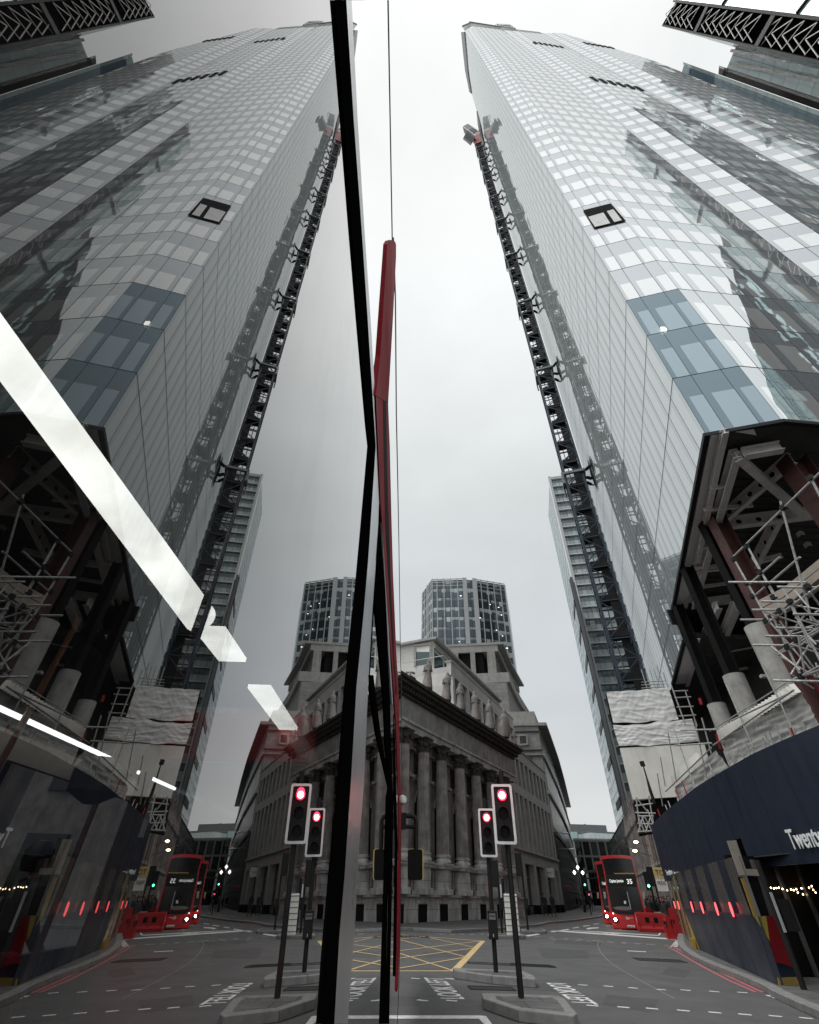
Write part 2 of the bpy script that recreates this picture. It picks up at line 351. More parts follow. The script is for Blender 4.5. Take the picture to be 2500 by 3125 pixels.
def busglass():
    m, t = newmat('bus_glass'); q = NT(t)
    fc = q.n('LayerWeight', {0: .5}).outputs['Facing']; fr = q.m('MULTIPLY_ADD', q.m('POWER', fc, 2.2), .90, .08)
    tc = q.n('TexCoord').outputs['Object']
    mp = q.n('Mapping', {0: tc, 'Scale': (30, 30, 9)}).outputs[0]
    nz = q.n('TexNoise', {'Vector': mp, 'Scale': 1.0, 'Detail': 3}).outputs[0]
    dirt = q.n('MapRange', {0: nz, 1: .50, 2: .75, 3: 0.0, 4: .05}).outputs[0]
    gl = q.n('BsdfGlossy', {0: (.90, .895, .89, 1), 'Roughness': .0}).outputs[0]
    tr = q.n('BsdfTransparent', {0: (.30, .31, .31, 1)}).outputs[0]
    s = q.n('MixShader', {0: fr, 1: tr, 2: gl}).outputs[0]
    df = q.n('BsdfDiffuse', {0: (.22, .21, .20, 1)}).outputs[0]
    q.out(q.n('MixShader', {0: dirt, 1: s, 2: df}).outputs[0]); return m
M['bus_glass'] = busglass()
def panel_glass():
    m, t = newmat('gloss_panel'); q = NT(t)
    fr = q.n('Fresnel', {0: 5.0}).outputs[0]
    gl = q.n('BsdfGlossy', {0: (1, 1, 1, 1), 'Roughness': .0}).outputs[0]
    df = q.n('BsdfDiffuse', {0: (.05, .05, .05, 1)}).outputs[0]
    q.out(q.n('MixShader', {0: fr, 1: df, 2: gl}).outputs[0]); return m
M['gloss_panel'] = panel_glass()
# ================================================================== GROUND
def offset_poly(pts, d):
    out = []
    for i, p in enumerate(pts):
        a = V(pts[max(i - 1, 0)][:2]); b = V(pts[min(i + 1, len(pts) - 1)][:2]); t = (b - a).normalized()
        out.append(V((p[0] - t.y * d, p[1] + t.x * d)))
    return out
mb = MB(); mb.face([(-1500, -1500, 0), (1500, -1500, 0), (1500, 1500, 0), (-1500, 1500, 0)]); struct(mb.build('road', M['asphalt']))
PZ = .13
rk = [g(x, y, PZ) for x, y in ((2500, 3084), (2435, 3058), (2356, 3022), (2320, 3001), (2252, 2972), (2174, 2943), (2111, 2915), (2075, 2889), (2068, 2872))]
rk = [V((p.x, p.y)) for p in rk]
dd = (rk[0] - rk[1]).normalized()
rk = [rk[0] + dd * 14, rk[0] + dd * 5] + rk + [V((16.6, 37)), V((19.5, 42)), V((23.5, 53)), V((33, 82)), V((52, 135)), V((95, 260))]
def kerbed(name, kname, line, close, side, m='paving'):
    inner = offset_poly(line, side * .3)
    struct(MB().prism([tuple(p) for p in inner] + close, .0, PZ - .004).build(name, M[m]))
    k = MB()
    for i in range(len(line) - 1):
        a, b, c, d = line[i], line[i + 1], inner[i + 1], inner[i]
        L = (b - a).length; n = max(1, int(L / .95)) if L < 16 else 1
        for j in range(n):
            s0, s1 = j / n, (j + 1) / n - min(.012 / max(L / n, .1), .1)
            k.prism([a.lerp(b, s0), a.lerp(b, s1), d.lerp(c, s1), d.lerp(c, s0)], 0, PZ)
    struct(k.build(kname, M['kerb'], bevel=.012))
kerbed('pavement', 'kerb', rk, [(160, 260), (160, -25), (rk[0].x + 3, -25)], -1)
lk = [g(x, y, PZ) for x, y in ((1378, 2838), (1450, 2835), (1514, 2832.5), (1583, 2825), (1640, 2821), (1678, 2813), (1756, 2807), (1830, 2797))]
lk = [V((p.x, p.y)) for p in lk]
lk = [V((-60, 22)), V((-14, 26.5)), V((-3, 31)), V((.6, 33.6))] + lk + [V((33, 95)), V((45, 125)), V((80, 220))]
kerbed('pavement', 'kerb', lk, [(60, 260), (-60, 260)], 1)
kerbed('pavement', 'kerb', [V((-4.4, -60)), V((-4.4, 8)), V((-5.5, 12)), V((-9, 15)), V((-60, 17))], [(-60, -60)], 1)
# markings (thin paint sheets)
Z1 = .004
def gq(mb, pts, z=Z1): mb.face([g(x, y, z) for x, y in pts]); return mb
def gline(mb, a, b, w, z=Z1, rough=0.0):
    a = V(a); b = V(b); a.z = b.z = z; d = (b - a).normalized(); n = V((-d.y, d.x, 0)) * w / 2
    mb.face([a - n, b - n, b + n, a + n]); return mb
mk = MB()
def tile(px, py, lx=.30, ly=.13, ang=0):
    c = g(px, py, Z1); ca, sa = cos(ang), sin(ang)
    mk.face([c + V((x * ca - y * sa, x * sa + y * ca, 0)) for x, y in ((-lx, -ly), (lx, -ly), (lx, ly), (-lx, ly))])
for x, y in ((1705, 3002), (1779, 3006), (1857, 3010), (1932, 3015), (2017, 3020), (2093, 3022), (2180, 3026), (2266, 3029), (1268, 2986), (1372, 2987), (1095, 2985)): tile(x, y, .11, .055, -.3)
for x, y in ((1808, 3069), (1903, 3074), (1990, 3078), (2086, 3084), (2182, 3090), (2274, 3096), (2367, 3101), (2460, 3107), (1143, 3053), (1290, 3053), (1379, 3054)): tile(x, y, .11, .055, -.3)
for i in range(10): tile(1640 + i * 44, 2858 + i * 3.2, .12, .06, 0)
for i in range(9): tile(1690 + i * 36, 2860 + i * 1.9 + 7, .1, .05, 0)
for i in range(6): tile(1350 + i * 30, 2851 + (i % 2), .13, .07, 0)
struct(mk.build('crossing_studs', M['white_paint']))
mk = MB()
gq(mk, [(960, 3112), (1000, 3099), (1466, 3099), (1496, 3125), (1516, 3145), (1498, 3145), (1476, 3122), (1462, 3108), (1000, 3108), (975, 3135), (945, 3135)][:0] or [(1000, 3099), (1466, 3099), (1462, 3109), (1000, 3109)])
gq(mk, [(1466, 3099), (1484, 3101), (1516, 3145), (1496, 3145), (1462, 3109)]); gq(mk, [(1000, 3099), (1000, 3109), (975, 3140), (945, 3140), (978, 3102)])
for pts in (((1676, 2841), (1718, 2840), (2076, 2866), (2070, 2869)), ((1720, 2838), (1840, 2844), (2010, 2854), (2008, 2856), (1840, 2846.5)), ((2008, 2854), (2014, 2847), (2018, 2848), (2013, 2856)),
            ((1676, 2844), (1735, 2835), (1738, 2837), (1690, 2845)), ((1747, 2832), (1765, 2829), (1768, 2830.5), (1750, 2833.5)), ((1779, 2826), (1800, 2823.5), (1802, 2825), (1781, 2828)), ((1811, 2820), (1828, 2818.5), (1829, 2820), (1812, 2821.5)),
            ((1602, 2855), (1645, 2849), (1648, 2852), (1612, 2858)), ((1788, 2834), (1800, 2831), (1828, 2830), (1826, 2833), (1806, 2834.5), (1796, 2837)),
            ((1914, 2901), (1972, 2904), (1973, 2906), (1915, 2903))): gq(mk, pts)
for k in range(9):   # worn cycle symbol in the box
    x = 1822 + k * 7.4; gq(mk, [(x, 2847 + (k * 7) % 4), (x + 6, 2847.5 + (k * 5) % 3), (x + 7, 2851), (x + 1, 2850.5)])
struct(mk.build('road_markings', M['white_paint']))
mk = MB()
TR, BR = g(1474, 2872), g(1386, 2964); TLd = (g(1229, 2854) - TR).normalized(); BLd = (g(1229, 2964) - BR).normalized()
TL, BL = TR + TLd * 8.6, BR + BLd * 5.8
gline(mk, TR, BR, .22); gline(mk, TR, TL, .16, .0045); gline(mk, BR, BL, .13, .005)
def bil(u, v): return BL.lerp(BR, u).lerp(TL.lerp(TR, u), v)
for k in range(-3, 4):
    for s in (1, -1):
        pts = []
        for i in range(61):
            v = i / 60; u = (k / 3 + v * 1.0) if s > 0 else (k / 3 + 1 - v * 1.0)
            if 0 <= u <= 1: pts.append(bil(u, v))
        if len(pts) > 3: gline(mk, pts[0], pts[-1], .085, .0055 + .0003 * k + .004 * (s > 0))
struct(mk.build('yellow_box_markings', M['yellow_paint']))
mk = MB()
def ribbon(mb, px, w0, z=Z1):
    P = [g(x, y, z) for x, y in px]
    for i in range(len(P) - 1):
        a, b = P[i], P[i + 1]; d = (b - a).normalized(); n = V((-d.y, d.x, 0)) * w0 / 2
        mb.face([a - n, b + d * .02 - n, b + d * .02 + n, a + n])
ribbon(mk, [(2040, 2890), (2075, 2909), (2110, 2930), (2160, 2958), (2225, 2992), (2305, 3027)], .10)
ribbon(mk, [(2050, 2886), (2084, 2905), (2120, 2926), (2172, 2953), (2245, 2990), (2328, 3028)], .10)
ribbon(mk, [(1590, 2831), (1650, 2826), (1700, 2817), (1770, 2811.5), (1828, 2802)], .09)
struct(mk.build('red_route_lines', M['red_paint']))
mk = MB()
for k in range(7):
    a = 2046 + k * 3.4; gq(mk, [(a, 2890 - k * 4.2), (a + 22, 2889 - k * 4.2), (a + 24, 2886.4 - k * 4.2), (a + 2, 2887.2 - k * 4.2)])
struct(mk.build('tactile_markings', M['white_paint']))
ribm = MB(); ribbon(ribm, [(1828, 2868), (1824, 2885), (1835, 2910), (1860, 2935), (1900, 2962), (1950, 2990), (2010, 3022), (2060, 3048)], .035)
struct(ribm.build('sealed_joint', M['kerb']))
def flatM(px, py, ang, z=Z1): return Matrix.Translation(g(px, py, z)) @ Matrix.Rotation(ang, 4, 'Z')
def ground_text(body, px, py, px2, py2, size, sy, name='painted_words'):
    a, b = g(px, py, Z1), g(px2, py2, Z1); me = b - a; ang = math.atan2(me.y, me.x)
    o = text_obj(name, body, size, M['white_paint'], Matrix.Translation(a) @ Matrix.Rotation(ang, 4, 'Z'), depth=.001, bold=.008, sx=1, sy=sy)
    wdt = max(v.co.dot(me.normalized()) for v in o.data.vertices) - min(v.co.dot(me.normalized()) for v in o.data.vertices)
    k = me.length / wdt
    for v in o.data.vertices:
        r = v.co - a; al = r.dot(me.normalized()); v.co = V((0, 0, 0)) + a + me.normalized() * (al * k) + (r - me.normalized() * al)
    struct(o)
ground_text('LOOK LEFT', 1668, 2999, 1752, 3062, .5, 1.35)
ground_text('LOOK LEFT', 1418, 3050, 1352, 2986, .5, 1.35)
ground_text('LOOK RIGHT', 2335, 3036, 2540, 3112, .5, 1.35)
mkp = MB()
for px in ([(1290, 2905), (1420, 2900), (1430, 2918), (1300, 2925)], [(1640, 2895), (1790, 2900), (1800, 2925), (1660, 2925)], [(1530, 2998), (1690, 3002), (1740, 3030), (1560, 3016)], [(1850, 3035), (2010, 3052), (1990, 3090), (1840, 3066)], [(1160, 3040), (1280, 3040), (1280, 3070), (1150, 3072)], [(2040, 2950), (2110, 2962), (2090, 2985), (2020, 2972)], [(1700, 2868), (1840, 2876), (1830, 2886), (1690, 2880)]): gq(mkp, px, .002)
M['asphalt_patch'] = surf('asphalt_patch', (.096, .096, .096), (.078, .078, .079), 1.2, .78, .06, .6, 140, detail=12, grain=.45)
struct(mkp.build('road_patches', M['asphalt_patch']))
ml = MB()
def grate(cx, cy, w, d, ang=0, n=16):
    c = g(cx, cy, .006); X = V((cos(ang), sin(ang), 0)); Y = V((-sin(ang), cos(ang), 0))
    for i in range(n):
        a = c + X * ((i + .5) / n - .5) * w; ml.bar(a - Y * d / 2, a + Y * d / 2, w / n * .45, .006, up=(0, 0, 1))
    for s in (-1, 1): ml.bar(c + X * w / 2 * s - Y * d / 2, c + X * w / 2 * s + Y * d / 2, .03, .008, up=(0, 0, 1)); ml.bar(c + Y * d / 2 * s - X * w / 2, c + Y * d / 2 * s + X * w / 2, .03, .008, up=(0, 0, 1))
grate(2012, 2930, 1.6, .9, -.1, 12); grate(1500, 3016, 1.0, .5, .05, 14); grate(1560, 2944, 2.6, .45, -.1, 30); grate(1620, 2945, 1.2, .5, -.1, 14); grate(1258, 2858, 1.6, 1.0, .1, 8)
struct(ml.build('iron_covers', M['black_metal']))
def island(px, inner=None, h=.15):
    P = [g(x, y, h) for x, y in px]; P = [V((p.x, p.y)) for p in P]; c = sum(P, V((0, 0))) / len(P)
    struct(MB().prism([c + (p - c) * .72 for p in P], 0, h - .012).build('traffic_island', M['paving']))
    k = MB(); n = len(P)
    for i in range(n):
        a, b = P[i], P[(i + 1) % n]; L = (b - a).length; m = max(1, round(L / .95))
        for j in range(m):
            s0, s1 = j / m, (j + 1) / m - .008
            a0, a1 = a.lerp(b, s0), a.lerp(b, s1)
            k.prism([a0, a1, c + (a1 - c) * .72, c + (a0 - c) * .72], 0, h)
    struct(k.build('island_kerb', M['kerb'], bevel=.015))
island([(1469, 3030), (1700, 3038), (1722, 3046), (1762, 3093), (1750, 3099), (1578, 3080), (1474, 3046)])
island([(1382, 2954), (1600, 2963), (1633, 2980), (1634, 2988), (1500, 2977), (1389, 2962)])
island([(1489, 2849), (1590, 2849), (1602, 2853), (1600, 2857), (1488, 2855)], h=.12)
island([(1590, 2836), (1655, 2834), (1668, 2838), (1664, 2842), (1592, 2841)], h=.12)

# ================================================================== BANK (old stone building with giant columns)
b0 = V((.137, 38.36, 0)); b1 = V((11.42, 57.06, 0)); bu = (b1 - b0).normalized(); bn = V((bu.y, -bu.x, 0))  # towards camera
LB = (b1 - b0).length
def bk(s, z, d=0.0): return b0 + bu * s + bn * d + V((0, 0, z))
def bs(px, py): return (pl((px, py), b0, b1) - b0).dot(bu)
BM = Matrix((bu, bn, V((0, 0, 1)))).transposed()
bank = thing('bank_building', 'soot stained classical stone bank with giant fluted columns and a heavy cornice', 'building', tuple(bk(LB / 2, 0)), None)
S0 = -9.0
PITCH = 3.05
cols_s = [bs(1341, 2600) + k * PITCH for k in range(-4, 6)]
cols_s = [s for s in cols_s if s < LB - .5]
cols_s = [S for S in [bs(1282, 2600), bs(1343, 2600), bs(1403, 2600), bs(1457, 2600), bs(1505, 2600), bs(1548, 2600)]]
stp = cols_s[1] - cols_s[0]
cols_s = [cols_s[0] - stp * 3, cols_s[0] - stp * 2, cols_s[0] - stp] + cols_s
if cols_s[-1] < LB - 3.2: cols_s.append(cols_s[-1] + (cols_s[-1] - cols_s[-2]))
SE = LB + .1
w_ = MB()
w_.slab([bk(S0, 0, -1.55), bk(SE - .3, 0, -1.55), bk(SE - .3, 0, -14), bk(S0, 0, -14)], (0, 0, 14.2)); w_.build('wall', M['old_stone'], bank)
p_ = MB()
def bbox(mb, s, z, d, ls, lz, ld): return mb.box(bk(s, z, d), (ls, ld, lz), BM)
bbox(p_, (S0 + SE) / 2, .72, -.4, SE - S0, 1.44, 1.2); bbox(p_, (S0 + SE) / 2, 1.45, -.3, SE - S0 + .1, .14, 1.3)
p_.build('plinth', M['old_stone_pale'], bank, bevel=.03)
mids = [(cols_s[i] + cols_s[i + 1]) / 2 for i in range(len(cols_s) - 1)]
for s in cols_s:
    if s > LB: continue
    v_ = MB(); bbox(v_, s, .52, .215, 1.3, .98, .05); v_.build('basement_window', M['shadow'], bank)
    v_ = MB(); bbox(v_, s - .76, .6, .23, .2, 1.1, .12); bbox(v_, s + .76, .6, .23, .2, 1.1, .12); bbox(v_, s, 1.12, .23, 1.72, .16, .12); bbox(v_, s, 1.3, .25, .22, .22, .14); v_.build('window_surround', M['old_stone_pale'], bank, bevel=.02)
e_ = MB()
bbox(e_, (S0 + SE) / 2, 11.35, -.1, SE - S0 + .3, .5, 1.3); bbox(e_, (S0 + SE) / 2, 11.7, -.05, SE - S0 + .5, .2, 1.5)
e_.build('architrave', M['old_stone_pale'], bank, bevel=.03)
e_ = MB(); bbox(e_, (S0 + SE) / 2, 12.6, -.15, SE - S0 + .2, 1.6, 1.2); e_.build('frieze', M['frieze_stone'], bank)
e_ = MB()
bbox(e_, (S0 + SE) / 2, 13.5, .0, SE - S0 + .5, .2, 1.5); bbox(e_, (S0 + SE) / 2 + .15, 14.12, .25, SE - S0 + 1.3, .28, 2.2); bbox(e_, (S0 + SE) / 2 + .2, 14.38, .35, SE - S0 + 1.6, .24, 2.5)
s = S0
while s < SE + .6: bbox(e_, s, 13.82, .55, .2, .34, 1.1); s += .46
for k in range(12): e_.box(bk(SE + .35, 13.82, .8 - k * .46), (.7, .2, .34), BM)
e_.build('cornice', M['grime'], bank, bevel=.02)
e_ = MB(); bbox(e_, (S0 + SE) / 2, 14.75, -.55, SE - S0 - .2, .55, .9); e_.build('parapet', M['grime'], bank, bevel=.03)
for s in cols_s:
    ped = MB(); bbox(ped, s, 1.68, .25, 1.42, .36, .9); bbox(ped, s, 2.4, .25, .96, 1.2, .72); bbox(ped, s, 3.05, .25, 1.36, .2, .95); bbox(ped, s, 3.22, .25, 1.5, .16, 1.1)
    po = ped.build('pedestal', M['old_stone_pale'], bank, bevel=.03)
    c = bk(s, 0, .25)
    MB().lathe(c + V((0, 0, 3.3)), [(.60, 0), (.62, .08), (.60, .17), (.52, .24), (.52, .32), (.58, .38), (.57, .46), (.48, .52)], 24).build('column_base', M['old_stone_pale'], bank, smooth=True)
    MB().lathe(c + V((0, 0, 3.8)), [(.49, 0), (.49, 1.8), (.475, 3.6), (.455, 5.2), (.43, 6.25), (.46, 6.3)], 48, flute=.07).build('column', M['old_stone'], bank)
    cap = MB().lathe(c + V((0, 0, 10.08)), [(.42, 0), (.44, .1), (.50, .3), (.46, .42), (.56, .62), (.52, .72), (.66, .95), (.60, 1.0)], 32, wob=.25, flute=.12)
    for a in range(8):
        an = a * pi / 4 + .2; cap.lathe(c + V((.58 * cos(an), .58 * sin(an), 10.55 + .2 * (a % 2))), [(.02, -.14), (.14, -.05), (.15, .06), (.03, .15)], 8, wob=.3)
    bbox(cap, s, 11.1, .25, 1.3, .1, 1.2)
    cap.build('capital', M['grime'], bank)
    bbox(MB(), s, 0, 0, 1, 1, 1)
    pil = MB(); bbox(pil, s, 7.2, -1.2, .72, 7.8, .7); pil.build('pilaster', M['old_stone'], bank)
def arch_pts(s, w, z0, zs, n=10):
    r = w / 2; pts = [(s - r, z0), (s + r, z0)]
    pts += [(s + r * cos(pi * k / n), zs + r * sin(pi * k / n)) for k in range(n + 1)]
    return pts
for s in mids:
    if s > LB: continue
    wi = stp - .72
    o = MB().slab([bk(a, z, -1.5) for a, z in arch_pts(s, wi * .8, 3.4, 6.9)], bn * .02).build('arched_window', M['shadow'], bank)
    fr = MB()
    ip = arch_pts(s, wi * .74, 3.3, 6.9, 12); r_ = wi * .37
    for i in range(2, len(ip) - 1):
        fr.slab([bk(*ip[i], -1.45), bk(ip[i][0], 8.4, -1.45), bk(ip[i + 1][0], 8.4, -1.45), bk(*ip[i + 1], -1.45)], bn * .55)
    for sd in (-1, 1): bbox(fr, s + sd * (r_ + wi * .065), 5.85, -1.17, wi * .13, 5.1, .55)
    fr.build('arch_surround', M['old_stone'], o, bevel=.015)
    rg = MB()
    for i in range(2, len(ip) - 1):
        a, b = ip[i], ip[i + 1]; f = (r_ + .14) / r_
        a2, b2 = (s + (a[0] - s) * f, 6.9 + (a[1] - 6.9) * f), (s + (b[0] - s) * f, 6.9 + (b[1] - 6.9) * f)
        rg.slab([bk(*a, -.9), bk(*b, -.9), bk(*b2, -.9), bk(*a2, -.9)], bn * .1)
    rg.build('arch_moulding', M['old_stone_pale'], o)
    kb = MB()
    for i in range(26): bbox(kb, s + wi * .35, 3.55 + i * .13, -1.15, .05, .06, .5)
    kb.build('beading', M['old_stone_pale'], o)
    ks = MB(); bbox(ks, s, 7.9, -.75, .42, .85, .6); ks.lathe(bk(s, 7.9, -.45), [(.05, -.4), (.2, -.2), (.24, .1), (.12, .4)], 10, wob=.4); ks.build('keystone', M['grime'], o)
    sh_ = MB(); bbox(sh_, s, 8.45, -.75, wi, .22, 1.0); bbox(sh_, s, 8.65, -.9, wi, .16, .8); sh_.build('ledge', M['old_stone'], bank, bevel=.02)
    # carved figure panel
    rp = MB(); bbox(rp, s, 9.45, -1.05, wi, 1.7, .6)
    rnd = random.Random(int(s * 10))
    for k in range(16):
        a = bk(s + rnd.uniform(-.38, .38) * wi, 8.85 + rnd.random() * 1.15, -.66)
        rp.lathe(a, [(.03, -.22), (rnd.uniform(.09, .16), -.1), (rnd.uniform(.07, .14), .08), (.03, .24)], 8, wob=.5)
    rp.build('carved_panel', M['grime'], bank, smooth=True)
    tp = MB(); bbox(tp, s, 10.6, -.85, wi, .7, .8); bbox(tp, s, 10.3, -.7, wi, .12, .9); tp.lathe(bk(s - .3, 10.62, -.2), [(.18, -.25), (.22, 0), (.18, .25)], 14); tp.build('roundel_band', M['old_stone'], bank)
    bl = MB()
    for k in range(5): bl.lathe(bk(s - wi * .36 + k * wi * .18, 1.75, .0), [(.06, 0), (.10, .2), (.05, .5), (.09, .9), (.10, 1.15)], 8)
    bbox(bl, s, 3.05, .0, wi, .16, .5); bl.build('balustrade', M['old_stone'], bank)
# statues on the parapet
st_px = [(1225, 2065, 2120), (1279, 2022, 2118), (1338, 2062, 2160), (1384, 2096, 2190), (1433, 2122, 2215), (1476, 2148, 2240), (1517, 2176, 2265), (1553, 2230, 2290)]
sl_ = ['draped stone statue nearest the bus on the bank parapet, partly cut off', 'tall hooded stone statue with clasped hands, largest on the bank parapet', 'hooded stone statue leaning left, next after the tallest one on the parapet', 'narrow veiled stone statue in front of the pale wall corner of the building behind', 'slender robed stone statue, fourth from the street end of the bank parapet', 'broad robed stone statue, third from the street end of the bank parapet', 'crouching stone figure group, second from the street end of the bank parapet', 'small low stone figure closest to the street end of the bank cornice']
for k, (x, y0, y1) in enumerate(st_px):
    base = pl((x, y1), b0, b1); s = (base - b0).dot(bu); zt = pl((x, y0), b0, b1).z
    s += .1; P = bk(s, 14.5, .75); hgt = max(zt - 14.3, 1.0) * (1.0 if k < 7 else .8)
    rt = thing('statue', sl_[k], 'statue', tuple(P), 'stone statues on the bank parapet')
    q = MB(); q.box(P + V((0, 0, .16)), (.95, .8, .32), BM); q.box(P + V((0, 0, .4)), (.75, .62, .2), BM); q.build('plinth', M['grime'], rt, bevel=.02)
    q = MB(); hh = hgt - .45; lean = (-.12, .1, .16, .02, -.04, .08, .25, 0)[k]
    prof = [(.38, 0), (.40, .10), (.33, .3), (.26, .5), (.27, .62), (.30, .72), (.27, .79), (.17, .835), (.14, .86), (.15, .90), (.13, .95), (.04, 1.0)]
    if k == 6: prof = [(.5, 0), (.55, .15), (.48, .35), (.42, .5), (.38, .62), (.3, .74), (.16, .8), (.18, .88), (.15, .95), (.05, 1.0)]
    q.lathe(P + V((0, 0, .48)), [(r * hh / 2.3, z * hh) for r, z in prof], 22, sx=1.0, sy=.8, wob=.22)
    for vv in q.v: vv.x += lean * (vv.z - P.z - .48) * .5
    for sd in (-1, 1):
        q.tube([P + V((sd * .27 + lean * .5, 0, .48 + hh * .74)), P + V((sd * .34 + lean * .4, -.12, .48 + hh * .56)), P + V((sd * .08 + lean * .4, -.3, .48 + hh * .60))], [.11, .09, .06], 8)
    q.build('figure', M['old_stone'], rt, smooth=True)
    if k in (1, 2, 3, 4, 6):
        fl = thing('floodlight', 'small white floodlight on the bank cornice beside the %s statue' % ('tallest hooded', 'left leaning', 'narrow veiled', 'slender robed', 'crouching')[(1, 2, 3, 4, 6).index(k)], 'floodlight', tuple(bk(s - .85, 14.5, .9)), 'floodlights along the bank cornice')
        q = MB(); q.box(bk(s - .85, 14.66, .9), (.3, .24, .22), Matrix.Rotation(.5, 3, 'X')); q.build('lamp_body', M['white_letter'], fl, bevel=.02); MB().tube([bk(s - .85, 14.5, .9), bk(s - .85, 14.6, .9)], .03, 6).build('bracket', M['black_metal'], fl)

# ================================================================== OFFICE BLOCK beside the bank
o0 = g(1606, 2799); o1 = g(1723.4, 2788.6); ou = (o1 - o0).normalized(); on = V((ou.y, -ou.x, 0)); OL = (o1 - o0).length
OM = Matrix((ou, on, V((0, 0, 1)))).transposed()
def ok_(s, z, d=0.0): return o0 + ou * s + on * d + V((0, 0, z))
off = thing('office_block', 'pale stone office block with tall narrow windows and a street level shop beside the bank', 'building', tuple(ok_(OL / 2, 0)))
OS = -2.5
def obx(mb, s, z, d, ls, lz, ld): return mb.box(ok_(s, z, d), (ls, ld, lz), OM)
q = MB(); q.slab([ok_(OS, .0, -.7), ok_(OL, .0, -.7), ok_(OL, 0, -14), ok_(OS, 0, -14)], (0, 0, 15.9)); q.build('wall', M['stone_plain'], off)
q = MB()
for z, hh in ((4.95, 1.1), (11.55, 1.0), (15.75, 1.3)): obx(q, (OS + OL) / 2, z, -.32, OL - OS, hh, .75)
obx(q, (OS + OL) / 2, 5.55, -.2, OL - OS + .1, .18, 1.1); obx(q, (OS + OL) / 2, 16.45, -.3, OL - OS + .2, .12, 1.0)
q.build('stone_band', M['stone_plain'], off, bevel=.02)
nb = 9
for k in range(nb + 1):
    s = OL * (k / nb) if k < nb else OL - .35
    q = MB(); obx(q, s + (.35 if k == 0 else 0), 8.4, -.28, .66, 5.6, .7); obx(q, s + (.35 if k == 0 else 0), 13.6, -.28, .66, 3.2, .7); q.build('pier', M['stone_plain'], off)
    if k < nb:
        for z0, z1 in ((5.7, 8.0), (8.5, 11.0), (12.1, 15.1)):
            q = MB(); obx(q, s + OL / nb / 2, (z0 + z1) / 2, -.66, OL / nb - .62, z1 - z0, .06); wo_ = q.build('window', M['dark_glass'], off)
            q = MB(); obx(q, s + OL / nb / 2, (z0 + z1) / 2, -.6, .07, z1 - z0, .08); obx(q, s + OL / nb / 2 - .45, (z0 + z1) / 2, -.6, .05, z1 - z0, .06); q.build('frame', M['grey_metal'], wo_)
        q = MB(); obx(q, s + OL / nb / 2, 8.25, -.62, OL / nb - .62, .5, .12); q.build('spandrel', M['dark_stone'], off)
for k, s in enumerate((1.0, 6.2, 11.8, 17.2, OL - .5)):
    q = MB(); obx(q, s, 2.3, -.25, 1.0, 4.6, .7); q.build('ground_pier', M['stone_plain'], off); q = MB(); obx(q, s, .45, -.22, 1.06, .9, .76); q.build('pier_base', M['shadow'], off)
    if k < 4:
        s2 = (1.0, 6.2, 11.8, 17.2, OL - .5)[k + 1]
        q = MB(); obx(q, (s + s2) / 2, 2.4, -.62, s2 - s - 1, 4.0, .08); so_ = q.build('shop_window', M['dark_glass'], off)
        q = MB()
        for f in (.33, .66): obx(q, s + .5 + (s2 - s - 1) * f, 2.4, -.55, .08, 4.0, .08)
        obx(q, (s + s2) / 2, 3.3, -.55, s2 - s - 1, .08, .08); obx(q, (s + s2) / 2, .5, -.5, s2 - s - 1, .6, .1); q.build('frame', M['grey_metal'], so_)
lp = thing('wall_light', 'pair of small round lamps glowing inside the shop window of the office block', 'lamp', tuple(ok_(19.6, 2.6, -.3)))
MB().lathe(ok_(19.6, 2.9, -.35), [(.02, -.1), (.11, 0), (.02, .1)], 10).build('bulb', M['office_light'], lp); MB().lathe(ok_(20.6, 2.9, -.35), [(.02, -.1), (.11, 0), (.02, .1)], 10).build('bulb', M['office_light'], lp); MB().bar(ok_(19.6, 3.0, -.45), ok_(20.6, 3.0, -.45), .04).build('mount', M['black_metal'], lp)
sg = thing('shop_sign', 'small white square projecting shop sign on the office block', 'sign', tuple(ok_(12.6, 4.0, .35)))
q = MB(); obx(q, 12.6, 4.0, .45, .08, .95, .9); q.build('board', M['board_white'], sg); q = MB(); obx(q, 12.6, 4.55, .2, .05, .05, .9); q.build('bracket', M['black_metal'], sg)
text_obj('lettering', 'HALT', .26, M['cloth_dark'], Matrix.Translation(ok_(12.55, 3.9, .1)) @ Matrix((on, V((0, 0, 1)), -ou)).transposed().to_4x4(), sg, .003)
# upper storeys, set back
u0 = V((4.783, 51.108, 0)); u1 = V((15.878, 72.55, 0)); uu = (u1 - u0).normalized(); un = V((uu.y, -uu.x, 0)); UL = (u1 - u0).length
UM = Matrix((uu, un, V((0, 0, 1)))).transposed()
def uk(s, z, d=0.0): return u0 + uu * s + un * d + V((0, 0, z))
up = thing('roof_storey_block', 'white stone block with a teal corner window rising behind the bank statues', 'building', tuple(uk(0, 15)))
ub = lambda mb, s, z, d, ls, lz, ld: mb.box(uk(s, z, d), (ls, ld, lz), UM)
q = MB(); q.slab([uk(0, 8, -.5), uk(UL, 8, -.5), uk(UL, 8, -13), uk(-.0, 8, -26)], (0, 0, 13.6)); q.build('wall', M['white_stone'], up)
q = MB(); ub(q, UL / 2, 21.35, -.25, UL, 1.5, .55); ub(q, UL / 2, 16.3, -.25, UL, .8, .55); ub(q, UL / 2, 22.15, -.3, UL + .2, .12, .8); q.build('stone_band', M['white_stone'], up)
k = 0
s = .6
